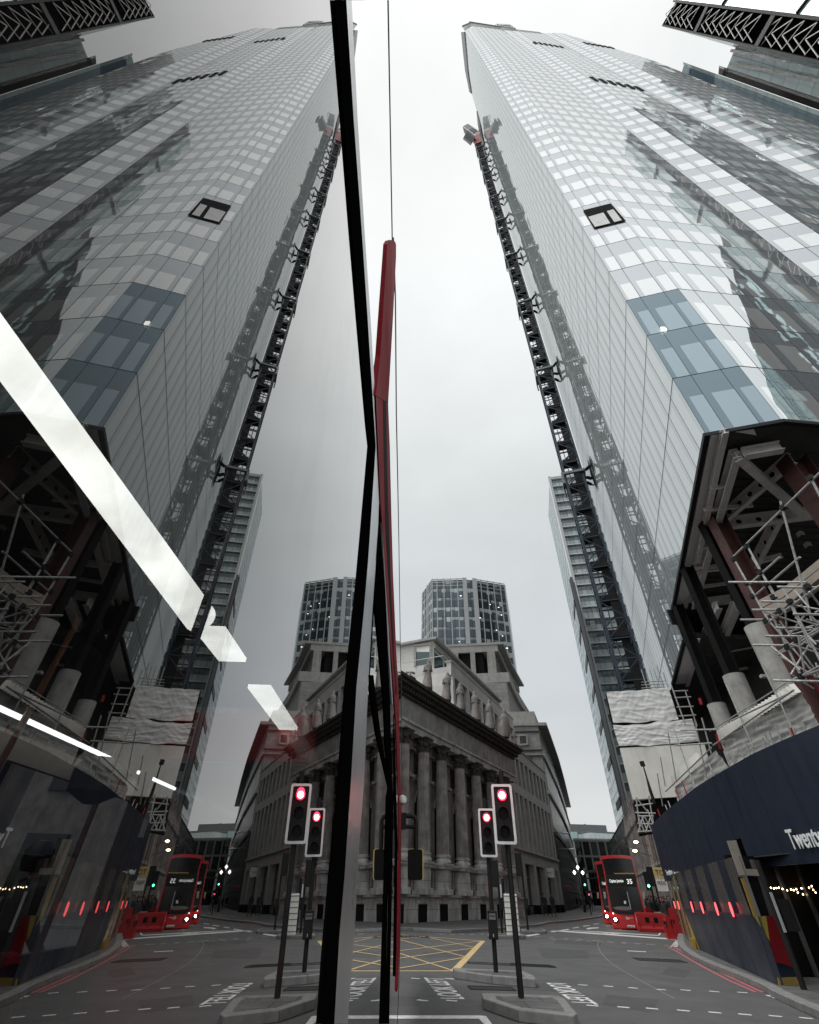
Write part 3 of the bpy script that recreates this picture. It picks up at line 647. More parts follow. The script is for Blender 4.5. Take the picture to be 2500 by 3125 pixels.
while s < UL:
    q = MB(); ub(q, s, 18.6, -.2, .55, 4.2, .5); q.build('pier', M['white_stone'], up)
    q = MB(); ub(q, s + 1.15, 18.6, -.46, 1.8, 4.1, .06); wq = q.build('window', M['teal_glass'], up)
    q = MB(); ub(q, s + .8, 18.6, -.4, .09, 4.1, .1); ub(q, s + 1.5, 18.6, -.4, .07, 4.1, .1); q.build('frame', M['pale_metal'], wq); s += 2.35
# penthouse: corner at px (1323,1952)
h0 = g(1323, 1952, 26.5); h0 = V((h0.x, h0.y, 0)); hu = uu
def hk(s, z, d=0.0): return h0 + hu * s + un * d + V((0, 0, z))
q = MB(); q.slab([hk(0, 20, 0), hk(26, 20, 0), hk(26, 20, -10), hk(0, 20, -14)], (0, 0, 6.5)); q.build('penthouse_wall', M['white_stone'], up)
q = MB(); q.box(hk(13, 26.5, -5), (27, 11.2, .3), UM)
q.box(hk(13, 25.7, .1), (26, .3, .7), UM); q.build('roof_edge', M['stone_plain'], up)
q = MB()
for k in range(7): q.box(hk(1.5 + k * 3.2, 23.6, .02), (2.5, .08, 2.6), UM)
q.build('window', M['teal_glass'], up)
# face of the penthouse turned to the camera with its bright teal window
fw0 = hk(0, 0, 0); fw1 = hk(0, 0, -14); 
def fq(px): return pl(px, fw0, fw1)
q = MB(); q.face([fq(p) + V((0, -.06, 0)) for p in ((1271, 1990), (1312, 1990), (1312, 2025), (1271, 2032))]); q.build('corner_window', M['teal_glass'], up)
q = MB(); q.face([fq(p) + V((0, -.05, 0)) for p in ((1268, 1972), (1316, 1968), (1316, 1990), (1268, 1992))]); q.build('blind', M['board_white'], up)
q = MB()
for a, b in (((1266, 1972), (1267, 2034)), ((1314, 1966), (1314, 2026)), ((1266, 1972), (1316, 1966))): q.bar(fq(a) + V((0, -.12, 0)), fq(b) + V((0, -.12, 0)), .28)
q.build('frame', M['stone_plain'], up)
# glass rail
q = MB(); q.tube([uk(.1, 23.0, -1), uk(9, 23.0, -1)], .04, 6); q.tube([uk(.1, 23.0, -1), uk(.1, 23.0, -9)], .04, 6); q.build('roof_rail', M['pale_metal'], up)

# ================================================================== TIERED STONE BUILDING beyond
T = [V((23.3, 86.3)), V((27.2, 97.5)), V((32.7, 113.5)), V((40.4, 137)), V((54.5, 181))]
def polywall(mb, P, z0, z1, d=0.0, vz=1.0, uw=1.0):
    P = offset_poly(P, d); L = 0
    for i in range(len(P) - 1):
        a, b = P[i], P[i + 1]; l = (b - a).length
        mb.face([(*a, z0), (*b, z0), (*b, z1), (*a, z1)], [(L / uw, 0), ((L + l) / uw, 0), ((L + l) / uw, (z1 - z0) / vz), (L / uw, (z1 - z0) / vz)]); L += l
    return mb
def tier(name, P, z0, z1, out, back, m, parent):
    A = offset_poly(P, -out); B = [P[-1] + V((-back, 0)), P[0] + V((-back * 1.0, 4))]
    return MB().prism([tuple(p) for p in A] + [tuple(p) for p in B], z0, z1).build(name, m, parent)
ts = thing('tiered_stone_building', 'curving stone building with deep dark eaves, balustraded terraces and strips of windows along the street', 'building', (28, 100, 0))
tier('wall', T, 9.5, 25.0, 0.0, 26, M['stone'], ts)
tier('eaves', T, 25.0, 25.5, 1.5, 26, M['stone_plain'], ts)
tier('base_wall', T, 0, 9.0, .25, 26, M['dark_stone'], ts); tier('ledge', T, 9.0, 9.5, .55, 26, M['dark_stone'], ts)
tier('string_course', T, 14.6, 15.1, .35, 26, M['stone_plain'], ts); tier('string_course', T, 20.0, 20.5, .35, 26, M['stone_plain'], ts)
for z0, z1 in ((10.0, 14.5), (15.3, 19.9), (20.7, 24.7)):
    q = MB(); P = [T[0].lerp(T[1], .1)] + T[1:]; polywall(q, P, z0, z1, -.04, (z1 - z0), 1.35); q.build('window_strip', M['office_grid'], ts)
q = MB(); polywall(q, T, .3, 8.6, -.30, 2.0, 2.2); q.build('arcade_glazing', M['arcade_grid'], ts)
# camera-facing end wall details
fa = V((23.3, 86.3)); fb = fa + V((-26, 4))
def tq(px): return pl(px, fa, fb)
q = MB(); q.slab([tq(p) + V((0, -.05, 0)) for p in ((1583, 2246), (1606, 2245), (1609, 2271), (1586, 2273))], (0, .1, 0)); wq = q.build('window', M['dark_glass'], ts)
q = MB(); pts = [tq(p) + V((0, -.1, 0)) for p in ((1582, 2245), (1607, 2244), (1610, 2272), (1585, 2274))]
for k in range(4): q.bar(pts[k], pts[(k + 1) % 4], .3)
q.build('frame', M['stone_plain'], wq)
q = MB(); q.slab([tq(p) + V((0, -.05, 0)) for p in ((1612, 2314), (1624, 2312), (1626, 2330), (1616, 2324))], (0, .1, 0)); q.build('window', M['dark_glass'], ts)
for yy in (2232, 2289, 2306):
    q = MB(); q.bar(tq((1560, yy + 2)) + V((0, -.1, 0)), tq((1650 + (yy - 2205) * .09, yy)) + V((0, -.1, 0)), .18); q.build('string_course', M['dark_stone'], ts)
T2 = [p + V((-4.2, 2.5)) for p in T[:2]] + [T[2] + V((-4.2, 0))]
tier('terrace_wall', [p + V((-.6, .6)) for p in T[:4]], 25.5, 27.6, .4, 24, M['stone_plain'], ts)
q = MB()
for k in range(8):
    a = g(1567 + k * 5.8, 2204 - k * .8, 27.2); q.box((a.x, 87.4 - k * 0.02 + .6, 26.6), (.14, .2, 1.6))
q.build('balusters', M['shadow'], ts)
tier('upper_wall', T2, 25.5, 33.5, 0, 22, M['stone'], ts)
tier('terrace_wall', T2, 33.5, 35.4, .6, 20, M['stone_plain'], ts)
T3 = [p + V((-2.0, 1.5)) for p in T2]
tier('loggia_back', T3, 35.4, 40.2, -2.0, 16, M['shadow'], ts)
for k in range(5):
    q = MB(); a = T3[0] + V((-.6 - k * 3.4, .4 + k * .5)); q.box((a.x, a.y, 37.8), (.9, .9, 4.9)); q.build('loggia_pier', M['stone_plain'], ts)
for k in range(5):
    q = MB(); a = T3[0].lerp(T3[1], k / 4); q.box((a.x, a.y, 37.8), (.9, .9, 4.9)); q.build('loggia_pier', M['stone_plain'], ts)
tier('upper_eaves', T3, 40.2, 41.6, 1.2, 22, M['stone_plain'], ts)
tier('upper_eaves', T3, 41.6, 42.1, 2.4, 22, M['stone_plain'], ts)

# ================================================================== TOWER BLOCK WITH WHITE RIBS (centre)
D = 150
def edge(px, py): return atd(px, py, D)
bl_ = [(1288, 1817), (1319, 1772), (1418, 1769), (1448, 1771), (1540, 1786)]
Dd = [172, 152, 146, 147, 158]
ztop = atd(1418, 1769, 150).z
PB = []
for (x, y) in bl_:
    d_ = ray(x, y); PB.append(CAM + d_ * ((ztop - H) / d_.z))
tb = thing('ribbed_tower_block', 'glass office tower with white vertical ribs and a flat louvred top behind the stone buildings', 'building', (PB[2].x, PB[2].y, 0))
q = MB(); P2 = [V((p.x, p.y)) for p in PB]; polywall(q, P2, 0, ztop, 0, 3.9, 1.55); q.build('glazing', M['block_glass'], tb)
q = MB(); q.prism([tuple(p) for p in P2] + [tuple(P2[4] + V((6, 22))), tuple(P2[0] + V((4, 22)))], ztop - .6, ztop - .1); q.build('roof', M['dark_stone'], tb)
q = MB(); q.face([(*P2[4], 0), (*(P2[4] + V((6, 22))), 0), (*(P2[4] + V((6, 22))), ztop), (*P2[4], ztop)], [(0, 0), (14, 0), (14, 30), (0, 30)]); q.face([(*(P2[0] + V((4, 22))), 0), (*P2[0], 0), (*P2[0], ztop), (*(P2[0] + V((4, 22))), ztop)], [(0, 0), (14, 0), (14, 30), (0, 30)]); q.build('side_glazing', M['block_glass'], tb)
def rib(p, w, d=.9, zt=None):
    q = MB(); q.box((p.x, p.y - d / 2 + .2, (zt or ztop + .8) / 2), (w, d, zt or ztop + .8)); q.build('rib', M['pale_metal'], tb)
def atx(i, x): # plan point on wall i at picture column x (y ~ 1800)
    a, b = P2[i], P2[i + 1]; P = pl((x, 1800), (*a, 0), (*b, 0)); return V((P.x, P.y))
for x in (1304,): rib(atx(0, x), .5)
for x in (1334, 1355, 1376, 1397): rib(atx(1, x), .34, .3)
rib(P2[2], 1.5, .4); rib(P2[3], 1.7, .4)
for x in (1469, 1489, 1508, 1528): rib(atx(3, x), .34, .3)
rib(P2[1], .35, .4); rib(P2[4], .5, .5, ztop)
for x in (1291, 1297, 1309, 1314): rib(atx(0, x), .35, .4)
q = MB()
for i in (0, 1, 3):
    for z in (.1, 1.2, 2.3):
        q.bar((*P2[i], ztop + .6 - z * 1.3), (*P2[i + 1], ztop + .6 - z * 1.3), .25)
q.build('top_louvres', M['pale_metal'], tb)
q = MB(); rnd = random.Random(3)
for k in range(26):
    i = rnd.choice((1, 1, 2, 3, 3)); a = P2[i].lerp(P2[i + 1], rnd.random()); z = ztop * rnd.uniform(.45, .93); q.box((a.x, a.y - .08, z), (rnd.choice((.35, .5, .7)), .05, .22))
q.build('lit_ceiling_lights', M['office_light'], tb)
# horizontal bands over glass
# ================================================================== FAR END OF THE STREET
def farblock(name, label, px, Dist, depth, m, vz=3.6, uw=1.8, roofm='grey_metal', cat='building', side=None, sm=None, z0=0):
    """px: top-left and top-right picture points, Dist their distances"""
    a = atd(*px[0], Dist[0]); b = atd(*px[1], Dist[1]); zt = (a.z + b.z) / 2
    t = thing(name, label, cat, ((a.x + b.x) / 2, (a.y + b.y) / 2, 0))
    A, B = V((a.x, a.y)), V((b.x, b.y)); n = (B - A).normalized(); n = V((-n.y, n.x)) * depth
    MB().face([(*A, z0), (*B, z0), (*B, zt), (*A, zt)], [(0, 0), ((B - A).length / uw, 0), ((B - A).length / uw, zt / vz), (0, zt / vz)]).build('front_wall', m, t)
    MB().face([(*(A + n), z0), (*A, z0), (*A, zt), (*(A + n), zt)], [(0, 0), (depth / uw, 0), (depth / uw, zt / vz), (0, zt / vz)]).build('side_wall', sm or m, t)
    MB().face([(*B, z0), (*(B + n), z0), (*(B + n), zt), (*B, zt)], [(0, 0), (depth / uw, 0), (depth / uw, zt / vz), (0, zt / vz)]).build('side_wall', sm or m, t)
    MB().prism([A, B, B + n, A + n], zt - .3, zt + .5).build('roof', M[roofm], t)
    return t, A, B, zt
t, A_, B_, zt = farblock('glass_office', 'green glass office building with a stepped roof and mast at the end of the street', ((1727, 2536), (1762, 2536)), (300, 300), 60, M['teal_wall'])
t, A_, B_, zt = farblock('glass_office', 'pale gridded glass office with a sloping top beside the green one at the street end', ((1762, 2535), (1802, 2549)), (300, 290), 60, M['pale_glass'], 4, 2.5)
q = MB(); p = atd(1740, 2519, 320); q.box((p.x, p.y, p.z / 2), (36, 12, p.z)); q.build('plant_room', M['grey_metal'], t)
q = MB(); p = atd(1785, 2515, 320); q.tube([(p.x, p.y, 10), (p.x, p.y, p.z)], .5, 6); q.build('mast', M['grey_metal'], t)
farblock('glass_office', 'lower teal glass office with fine louvres in front of the pale gridded one', ((1764, 2572), (1822, 2582)), (250, 235), 40, M['teal_wall'], 1.6, 6)
farblock('glass_office', 'distant glass office with white framed bays behind the leading bus', ((1817, 2556), (1882, 2560)), (330, 330), 50, M['blue_window'], 9, 7)
farblock('brick_block', 'red brick building with white bands behind the leading bus', ((1826, 2598), (1912, 2602)), (230, 215), 30, M['brick'])
farblock('brick_block', 'tall red brick block with white window bands left of the slim glass tower', ((1884, 2562), (1930, 2565)), (280, 270), 30, M['brick'])
farblock('terrace_house', 'small pale stone house with rows of windows far down the street', ((1778, 2660), (1822, 2664)), (190, 180), 20, M['dark_grid'], 3.2, 2.2, 'stone_plain')
farblock('terrace_house', 'dark stone house with stacked bay windows after the curving building', ((1727, 2560), (1757, 2600)), (225, 190), 40, M['dark_grid'], 4, 2.4, 'stone_plain')
farblock('terrace_house', 'plain stone house between the dark stone house and the pale stone one', ((1752, 2655), (1782, 2660)), (200, 190), 20, M['dark_grid'], 4, 2.4, 'stone_plain')
# ================================================================== SLIM GLASS TOWER + NEIGHBOUR (behind the crane mast)
def P2D(s, D): a = az(s) * D; return V((a.x, a.y))
f0 = P2D(.2385, 136); f1 = f0 + V((.975, -.22)) * 34; fz = atd(1678, 1459, 136).z
ft = thing('slim_glass_tower', 'slim glass tower with white floor lines standing behind the blue crane mast', 'building', (f0.x, f0.y, 0))
q = MB(); polywall(q, [f0, f1], 0, fz, 0, 3.9, 1.5); q.build('glazing', M['heron_glass'], ft)
fn = V((.22, .975)) * 24
q = MB(); q.face([(*(f0 + fn), 0), (*f0, 0), (*f0, fz), (*(f0 + fn), fz)], [(0, 0), (16, 0), (16, 50), (0, 50)]); q.build('side_glazing', M['heron_glass'], ft)
q = MB(); q.prism([f0, f1, f1 + fn, f0 + fn], fz, fz + .5); q.build('roof', M['pale_metal'], ft)
q = MB(); q.box((f0.x - .5, f0.y - .5, fz / 2), (.9, .9, fz)); q.build('corner_mullion', M['white_letter'], ft)
z = 3.9; 
while z < fz + .1:
    q = MB(); q.bar((f0.x - .9, f0.y - .35, z), (f1.x, f1.y - .35, z), .34, .34); q.build('floor_band', M['white_letter'], ft); z += 3.9
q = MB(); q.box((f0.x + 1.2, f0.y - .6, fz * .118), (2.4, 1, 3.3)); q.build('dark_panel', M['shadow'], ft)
n1 = P2D(.2305, 122); en = atd(1740, 1764, 122).z; n0d = P2D(.2245, 1.0)
ef = atd(1734, 1815, 1.0); Df = 122 * ((en - H) / 122) / (ef.z - H); n0 = P2D(.2245, Df); n2_ = P2D(.238, 124)
nb_ = thing('gridded_office_tower', 'narrow grey office tower with a fine window grid before the slim glass tower', 'building', (n1.x, n1.y, 0))
q = MB(); polywall(q, [n0, n1], 0, en, 0, 2.2, 4.2); q.build('side_glazing', M['grid_glass'], nb_)
q = MB(); q.prism([n1, n2_, n2_ + V((4, 14)), n0 + V((2, 0))], 0, en - .4); q.build('dark_corner', M['dark_stone'], nb_)
for k in range(9):
    z = en * (1 - (k + 1) * .108)
    q = MB(); q.bar((n0.x - .06, n0.y - .06, z), (n1.x - .06, n1.y - .06, z), .12, 1.5); q.build('dark_band', M['dark_stone'], nb_)
q = MB(); q.bar((n1.x + .5, n1.y - .3, 0), (n1.x + .5, n1.y - .3, en), .8, .6); q.build('corner_rib', M['grey_metal'], nb_)

# ================================================================== THE BIG GLASS TOWER
TA, TB_, TC, TD, TE, TF, TG = (V(p) for p in ((16.14, 16.38), (19.73, 15.38), (33.36, 16.40), (37.46, 15.52), (48.28, 16.32), (53.42, 15.20), (66.76, 16.20)))
ZS, FH = 21.667, 5.275
su = V((24.03, 38.24)) - TA; su.normalize(); sn_ = V((-su.y, su.x)); TFar = TA + su * 46.9
def ht(P, px): d = ray(*px); return H + P.length * d.z / math.hypot(d.x, d.y)
tw = thing('glass_skyscraper', 'huge faceted glass skyscraper filling the right, pale panes with dark vents, still under construction', 'skyscraper', (30, 30, 0))
zA, zB, zC, zD, zE = 286, ht(TB_, (1434, 91)), ht(TC, (1531, 100)), ht(TD, (1583, 95)), ht(TE, (1653, 101))
zF, zG = ht(TF, (1716, 101)), ht(TG, (1980, 184))
def facet(name, a, b, za, zb, m, splits=None, n=None, zs=ZS):
    q = MB(); L = (b - a).length
    fr = splits or [k / n for k in range(n + 1)]
    for k in range(len(fr) - 1):
        p, r = a.lerp(b, fr[k]), a.lerp(b, fr[k + 1]); z0 = za + (zb - za) * fr[k]; z1 = za + (zb - za) * fr[k + 1]
        q.face([(*p, zs), (*r, zs), (*r, z1), (*p, z0)], [(k, 0), (k + 1, 0), (k + 1, (z1 - ZS) / FH), (k, (z0 - ZS) / FH)])
    return q.build(name, m, tw)
ztrans = ZS + FH * 3
def facet2(name, a, b, za, zb, splits):
    q = MB(); q2 = MB()
    for k in range(len(splits) - 1):
        p, r = a.lerp(b, splits[k]), a.lerp(b, splits[k + 1])
        q.face([(*p, ZS), (*r, ZS), (*r, ztrans), (*p, ztrans)], [(k, 0), (k + 1, 0), (k + 1, 3), (k, 3)])
        q2.face([(*p, ztrans), (*r, ztrans), (*r, zb), (*p, za)], [(k, 3), (k + 1, 3), (k + 1, (zb - ZS) / FH), (k, (za - ZS) / FH)])
    q.build('lower_glazing', M['tower_blue'], tw); q2.build('glazing', M['tower_square'], tw)
facet2('g', TA, TB_, zA, zB, [0, .28, .73, 1])
facet('glazing', TB_, TC, zB, zC, M['tower_white'], [0, .09] + [.09 + .91 * k / 6 for k in range(1, 7)])
facet('glazing', TC, TD, zC, zD, M['tower_square'], n=2)
facet('glazing', TD, TE, zD, zE, M['tower_white'], n=5)
facet('glazing', TE, TF, zE, zF, M['tower_square'], n=2)
facet('glazing', TF, TG, zF, zG, M['tower_white'], n=6)
q = MB(); pend = TG + V((2, 30)); q.face([(*TG, ZS), (*pend, ZS), (*pend, zG), (*TG, zG)], [(0, 0), (15, 0), (15, 33), (0, 33)]); q.build('glazing', M['tower_white'], tw)
# side wall: runs up the street
A3, F3 = (*TA, 0), (*(TA + su * 21.86 / .9407 if False else TFar), 0)
def sp_(px): return pl(px, A3, F3)
def suv(p): return ((V((p.x, p.y)) - TA).dot(su) / 1.55, (p.z - ZS) / FH)
pts = [V((*TA, ZS)), V((*TA, zA)), sp_((1428, 210)), sp_((1439, 283)), sp_((1456, 340)), sp_((1480, 443)), V((*TFar, sp_((1500, 526)).z)), V((*TFar, 18.8)), V((*(TA + su * (48 - 16.38) / .94), 18.8)), V((*(TA + su * (36.6 - 16.38) / .94), 18.8)), V((*(TA + su * (36.6 - 16.38) / .94), ZS))]
q = MB(); q.face(pts, [suv(p) for p in pts]); q.build('side_glazing', M['tower_side'], tw)
q = MB(); back = [(*TFar,), (TFar.x + 40, TFar.y - 6)]
q.face([(*TFar, 18.8), (TFar.x + 40, TFar.y - 4, 18.8), (TFar.x + 40, TFar.y - 4, 260), (*TFar, 260)], [(0, 0), (20, 0), (20, 45), (0, 45)]); q.build('glazing', M['tower_side'], tw)
# crown
q = MB()
CP = [TA, TB_, TC, TD, TE]
ZZ = [zA, zB, zC, zD, zE - 4]
for dz, hh in ((0, 5), (6, 5), (12, 5), (18, 4)):
    for i in range(3 if dz > 6 else 4):
        a, b = CP[i], CP[i + 1]
        q.face([(*a, ZZ[i] + dz), (*b, ZZ[i + 1] + dz * .7), (*b, ZZ[i + 1] + dz * .7 + hh), (*a, ZZ[i] + dz + hh)])
q.build('crown_louvres', M['dark_stone'], tw)
q = MB()
for i in range(3): q.tube([(*CP[i], ZZ[i] + 23), (*CP[i + 1], ZZ[i + 1] + 17)], .35, 5)
q.tube([V((*TC, ZZ[2] + 14)), V((*TC, ZZ[2] + 34)), V((*TD, ZZ[3] + 30)), V((*TD, ZZ[3] + 12))], .35, 5)
q.build('crown_railing', M['grey_metal'], tw)
q = MB(); q.slab([sp_((1409, 97)), sp_((1419, 97)), sp_((1425, 160)), sp_((1429, 215)), sp_((1440, 285)), sp_((1434, 280)), sp_((1421, 215)), sp_((1415, 160))], (-.3, .1, 0)); q.build('edge_screen', M['dark_stone'], tw)
q = MB(); q.slab([sp_((1456, 338)), sp_((1467, 380)), sp_((1480, 445)), sp_((1490, 490)), sp_((1483, 490)), sp_((1472, 445)), sp_((1460, 380))], (-.3, .1, 0)); q.build('edge_screen', M['dark_stone'], tw)
for a, b, (x0, y0), (x1, y1), n in ((TD, TE, (1791, 233), (1953, 268), 6), (TD, TE, (1622, 126), (1716, 142), 6), (TF, TG, (1774, 128), (1867, 144), 6)):
    for k in range(n):
        f = k / n + .03; x = x0 + (x1 - x0) * f; y = y0 + (y1 - y0) * f
        s = (x - 1309) / (y + 90); h_ = 13 if y0 > 200 else 6
        A_ = (*a, 0); B_ = (*b, 0); c0 = pl((x, y), A_, B_); c1 = pl((1309 + s * (y + 90 + h_), y + h_), A_, B_); w0 = (b - a).normalized() * 1.05
        q = MB(); q.box((c0 + c1) / 2 + V((w0.x / 2, w0.y / 2 - .05, 0)), (.85, .12, abs(c0.z - c1.z))); q.build('vent', M['shadow'], tw)
def ab(px): return pl(px, (*TA, 0), (*TB_, 0))
z4 = lambda x, y: (1700 + x / 2.875, 500 + y / 2.875)
q = MB(); q.slab([ab(z4(*p)) + V((-.02, -.06, 0)) for p in ((230, 413), (470, 353), (605, 507), (330, 575))], (0, -.02, 0)); ow = q.build('open_window', M['shadow'], tw)
q = MB(); q.slab([ab(z4(*p)) + V((-.02, -.12, 0)) for p in ((275, 478), (405, 440), (465, 535), (333, 566))], (0, -.03, 0)); q.build('pane', M['sheeting'], ow)
q = MB(); q.slab([ab(z4(*p)) + V((-.02, -.12, 0)) for p in ((436, 428), (492, 412), (566, 508), (503, 524))], (0, -.03, 0)); q.build('pane', M['sheeting'], ow)
q = MB(); p_ = ab((2024, 1008)); q.box(p_ + V((0, -.1, 0)), (.3, .1, .4)); q.build('lit_window_light', M['office_light'], tw)
# --- underside
def sq(px, z=ZS): return g(px[0], px[1], z)
Lf = TA + su * ((36.6 - 16.38) / .94)
inn = [V((66, 17.5)), V((66, 62)), TFar + V((1.5, 0))]
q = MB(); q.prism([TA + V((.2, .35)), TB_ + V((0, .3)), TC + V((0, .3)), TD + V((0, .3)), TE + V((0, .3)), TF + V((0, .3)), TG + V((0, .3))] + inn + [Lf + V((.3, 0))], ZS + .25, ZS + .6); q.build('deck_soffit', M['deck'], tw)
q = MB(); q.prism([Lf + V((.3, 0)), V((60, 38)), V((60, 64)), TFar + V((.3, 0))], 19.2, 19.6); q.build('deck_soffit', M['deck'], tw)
def strip(mb, line, w0, w1, z, th=.12):
    a = offset_poly(line, w0); b = offset_poly(line, w1)
    for i in range(len(line) - 1): mb.prism([a[i], a[i + 1], b[i + 1], b[i]], z, z + th)
    return mb
edgeL = [Lf, TA, TB_, TC, TD, TE, TF, TG]
strip(MB(), edgeL, -.12, .12, ZS - .22, .24).build('edge_trim', M['black_metal'], tw)
q = MB(); l2 = [Lf + su * 0.0, TA + su * .0]; 
i0, i1 = offset_poly([Lf, TA, TB_], .30), offset_poly([Lf, TA, TB_], 1.25)
q.prism([i0[0], i0[1], i1[1], i1[0]], ZS - .02, ZS + .1); q.prism([i0[1], V(i0[1]).lerp(i0[2], .62), V(i1[1]).lerp(i1[2], .60), i1[1]], ZS - .02, ZS + .1); q.build('soffit_panels', M['white_letter'], tw)
q = MB(); q.bar((*Lf, ZS - 1.4), (*Lf, ZS), .2, .9); strip(q, [TA + su * 32.5, Lf], -.12, .12, 18.6, .24); q.build('edge_trim', M['black_metal'], tw)
c0 = [TA + su * 32.5, Lf]; a_, b_ = offset_poly(c0, .3), offset_poly(c0, 1.3); MB().prism([a_[0], a_[1], b_[1], b_[0]], 18.75, 18.85).build('soffit_panels', M['white_letter'], tw)
def beam(p, r, z=20.9, wf=.42, hgt=.62, holes=0, parent=tw):
    a, b = g(*p, z), g(*r, z); q = MB()
    q.bar(a, b, wf, .05, up=(0, 0, 1)) if False else None
    d = (b - a).normalized(); x = V((d.y, -d.x, 0))
    Mx = Matrix((d, x, V((0, 0, 1)))).transposed(); L = (b - a).length; c = (a + b) / 2
    q.box(c, (L, wf, .05), Mx); q.box(c + V((0, 0, hgt / 2)), (L, .03, hgt), Mx); q.box(c + V((0, 0, hgt)), (L, wf, .05), Mx)
    o = q.build('steel_beam', M['steel_white'], parent)
    if holes:
        for k in range(holes):
            hc = a.lerp(b, (k + .6) / (holes + .4)) + V((0, 0, hgt * .5)); hq = MB()
            for sd in (-1, 1): hq.slab([hc + d * (.17 * cos(t * pi / 5)) + V((0, 0, .17 * sin(t * pi / 5))) + x * (.018 * sd) for t in range(10)], x * .004 * sd)
            hq.build('web_hole', M['shadow'], o)
beam((2252, 1394), (2193, 1598)); beam((2256, 1404), (2451, 1572), 20.7); beam((2428, 1412), (2212, 1596), 21.0, .3, .8, 6); beam((2227, 1611), (2500, 1578), 20.8, .42, .8, 4)
beam((2274, 1396), (2393, 1375)); beam((2178, 1649), (2119, 1858)); beam((2119, 1853), (2237, 1838)); beam((2196, 1858), (2135, 2003), 19.4); beam((2252, 1863), (2196, 1996), 19.4, .42, .8)
beam((2380, 1598), (2308, 1736), 20.8, .35, .7, 3); beam((2125, 2005), (2098, 2095), 18.6, .35); beam((2220, 1990), (2300, 1975), 19.2, .3); beam((2222, 2052), (2330, 2030), 19.0, .3); beam((2140, 1745), (2260, 1735), 21.0, .22, .3); beam((2240, 1740), (2390, 1700), 21.0, .22, .3)
beam((2170, 1495), (2215, 1487), 21.1, .15, .2); beam((2150, 1560), (2300, 1545), 21.1, .15, .2); beam((2135, 1675), (2230, 1665), 21.1, .15, .2); beam((2120, 1740), (2235, 1725), 21.1, .15, .2); beam((2105, 1800), (2230, 1782), 21.1, .15, .2)
beam((2215, 1320), (2130, 1720), 21.2, .3, .3)
q = MB()
for k in range(60):   # ribs of the metal decking
    y = 17.9 + k * .75; xl = max(TA.x + (y - TA.y) * su.x / su.y, 17.0) + .6; q.box(((xl + 64) / 2, y, ZS + .2), (64 - xl, .09, .1))
    if y > 36: break
q.build('decking_ribs', M['deck'], tw)
def column(px, D, zt, z0, r, m, nm, sqr=False):
    a = atd(*px, D); q = MB()
    if sqr: q.box((a.x, a.y, (zt + z0) / 2), (r * 2, .05, zt - z0)); q.box((a.x - r, a.y, (zt + z0) / 2), (.06, r * 1.8, zt - z0)); q.box((a.x + r, a.y, (zt + z0) / 2), (.06, r * 1.8, zt - z0))
    else: q.lathe((a.x, a.y, z0), [(r, 0), (r, zt - z0)], 28)
    q.build(nm, m, tw, smooth=not sqr); return a
a = g(2187, 1585, 21.2); D1 = math.hypot(a.x, a.y)
column((2187, 1585), D1, 21.6, 0, .42, M['rust_red'], 'steel_column', True)
a = g(2420, 1420, 21.2); column((2430, 1425), math.hypot(a.x, a.y), 21.6, 0, .55, M['rust_red'], 'steel_column', True)
for px, D, r in (((2310, 1912), 31, .64), ((2238, 2062), 36, .62), ((2186, 2150), 42, .62)):
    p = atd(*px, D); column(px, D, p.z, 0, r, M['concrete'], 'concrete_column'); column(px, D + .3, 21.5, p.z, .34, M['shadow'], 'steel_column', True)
# dark depth of the building site below the tower
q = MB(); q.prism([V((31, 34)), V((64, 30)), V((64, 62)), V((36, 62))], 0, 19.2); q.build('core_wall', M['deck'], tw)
rnd = random.Random(5)
for k in range(22):
    z = rnd.uniform(7, 18); x = rnd.uniform(28, 50); y = 33.6 - (x - 31) * .12
    q = MB(); q.bar((x - 3, y, z), (x + rnd.uniform(1, 4), y - .3, z + rnd.choice((0, 0, 2.2))), .3, .2); q.build('site_beam', M['steel_white'], tw)

# ================================================================== TOWER CRANE
ct = pl((1829, 1507), A3, F3); CT = V((ct.x, ct.y)); MC = CT + sn_ * 3.0; HW = 1.35
HOISTX = 1
cr = thing('tower_crane', 'dark blue lattice tower crane tied to the skyscraper wall, its jib above the red head coloured pale for mist', 'crane', (MC.x, MC.y, 0))
def cp_(a, b, z): p = MC + su * a + sn_ * b; return V((p.x, p.y, z))
ZM = ht(MC, (1452, 452)); 
for a in (-1, 1):
    for b in (-1, 1):
        q = MB(); q.bar(cp_(a * HW, b * HW, 10), cp_(a * HW, b * HW, ZM), .30, .30, up=(su.x, su.y, 0)); q.build('mast_leg', M['crane_blue'], cr)
cor = [(-HW, -HW), (HW, -HW), (HW, HW), (-HW, HW)]
q = MB(); q.bar(cp_(-.3, -.6, 18), cp_(-.3, -.6, ZM - 8), 1.0, .12, up=(su.x, su.y, 0)); q.build('mast_back_panel', M['black_metal'], cr)  # dark panel added so the mast mirrors darker in the glass wall
z = 16.0; k = 0; q = MB(); ld = MB()
while z < ZM - 2.6:
    for i in range(4):
        a, b = cor[i], cor[(i + 1) % 4]; q.bar(cp_(*a, z), cp_(*b, z), .14)
        if k % 2: a, b = b, a
        q.bar(cp_(*a, z), cp_(*b, z + 2.6), .12)
    if k % 2 == 0: MB().box(cp_(.3 * (1 if k % 4 else -1), 0, z + .8), (1.5, 2.2, .9), Matrix.Rotation(math.atan2(su.y, su.x), 3, 'Z')).build('platform', M['black_metal'], cr)
    ld.bar(cp_(.5, .4, z), cp_(.5, .4, z + 2.6), .08); ld.bar(cp_(.9, .4, z), cp_(.9, .4, z + 2.6), .08)
    z += 2.6; k += 1
q.build('mast_lattice', M['crane_blue'], cr); ld.build('ladder', M['grey_metal'], cr)
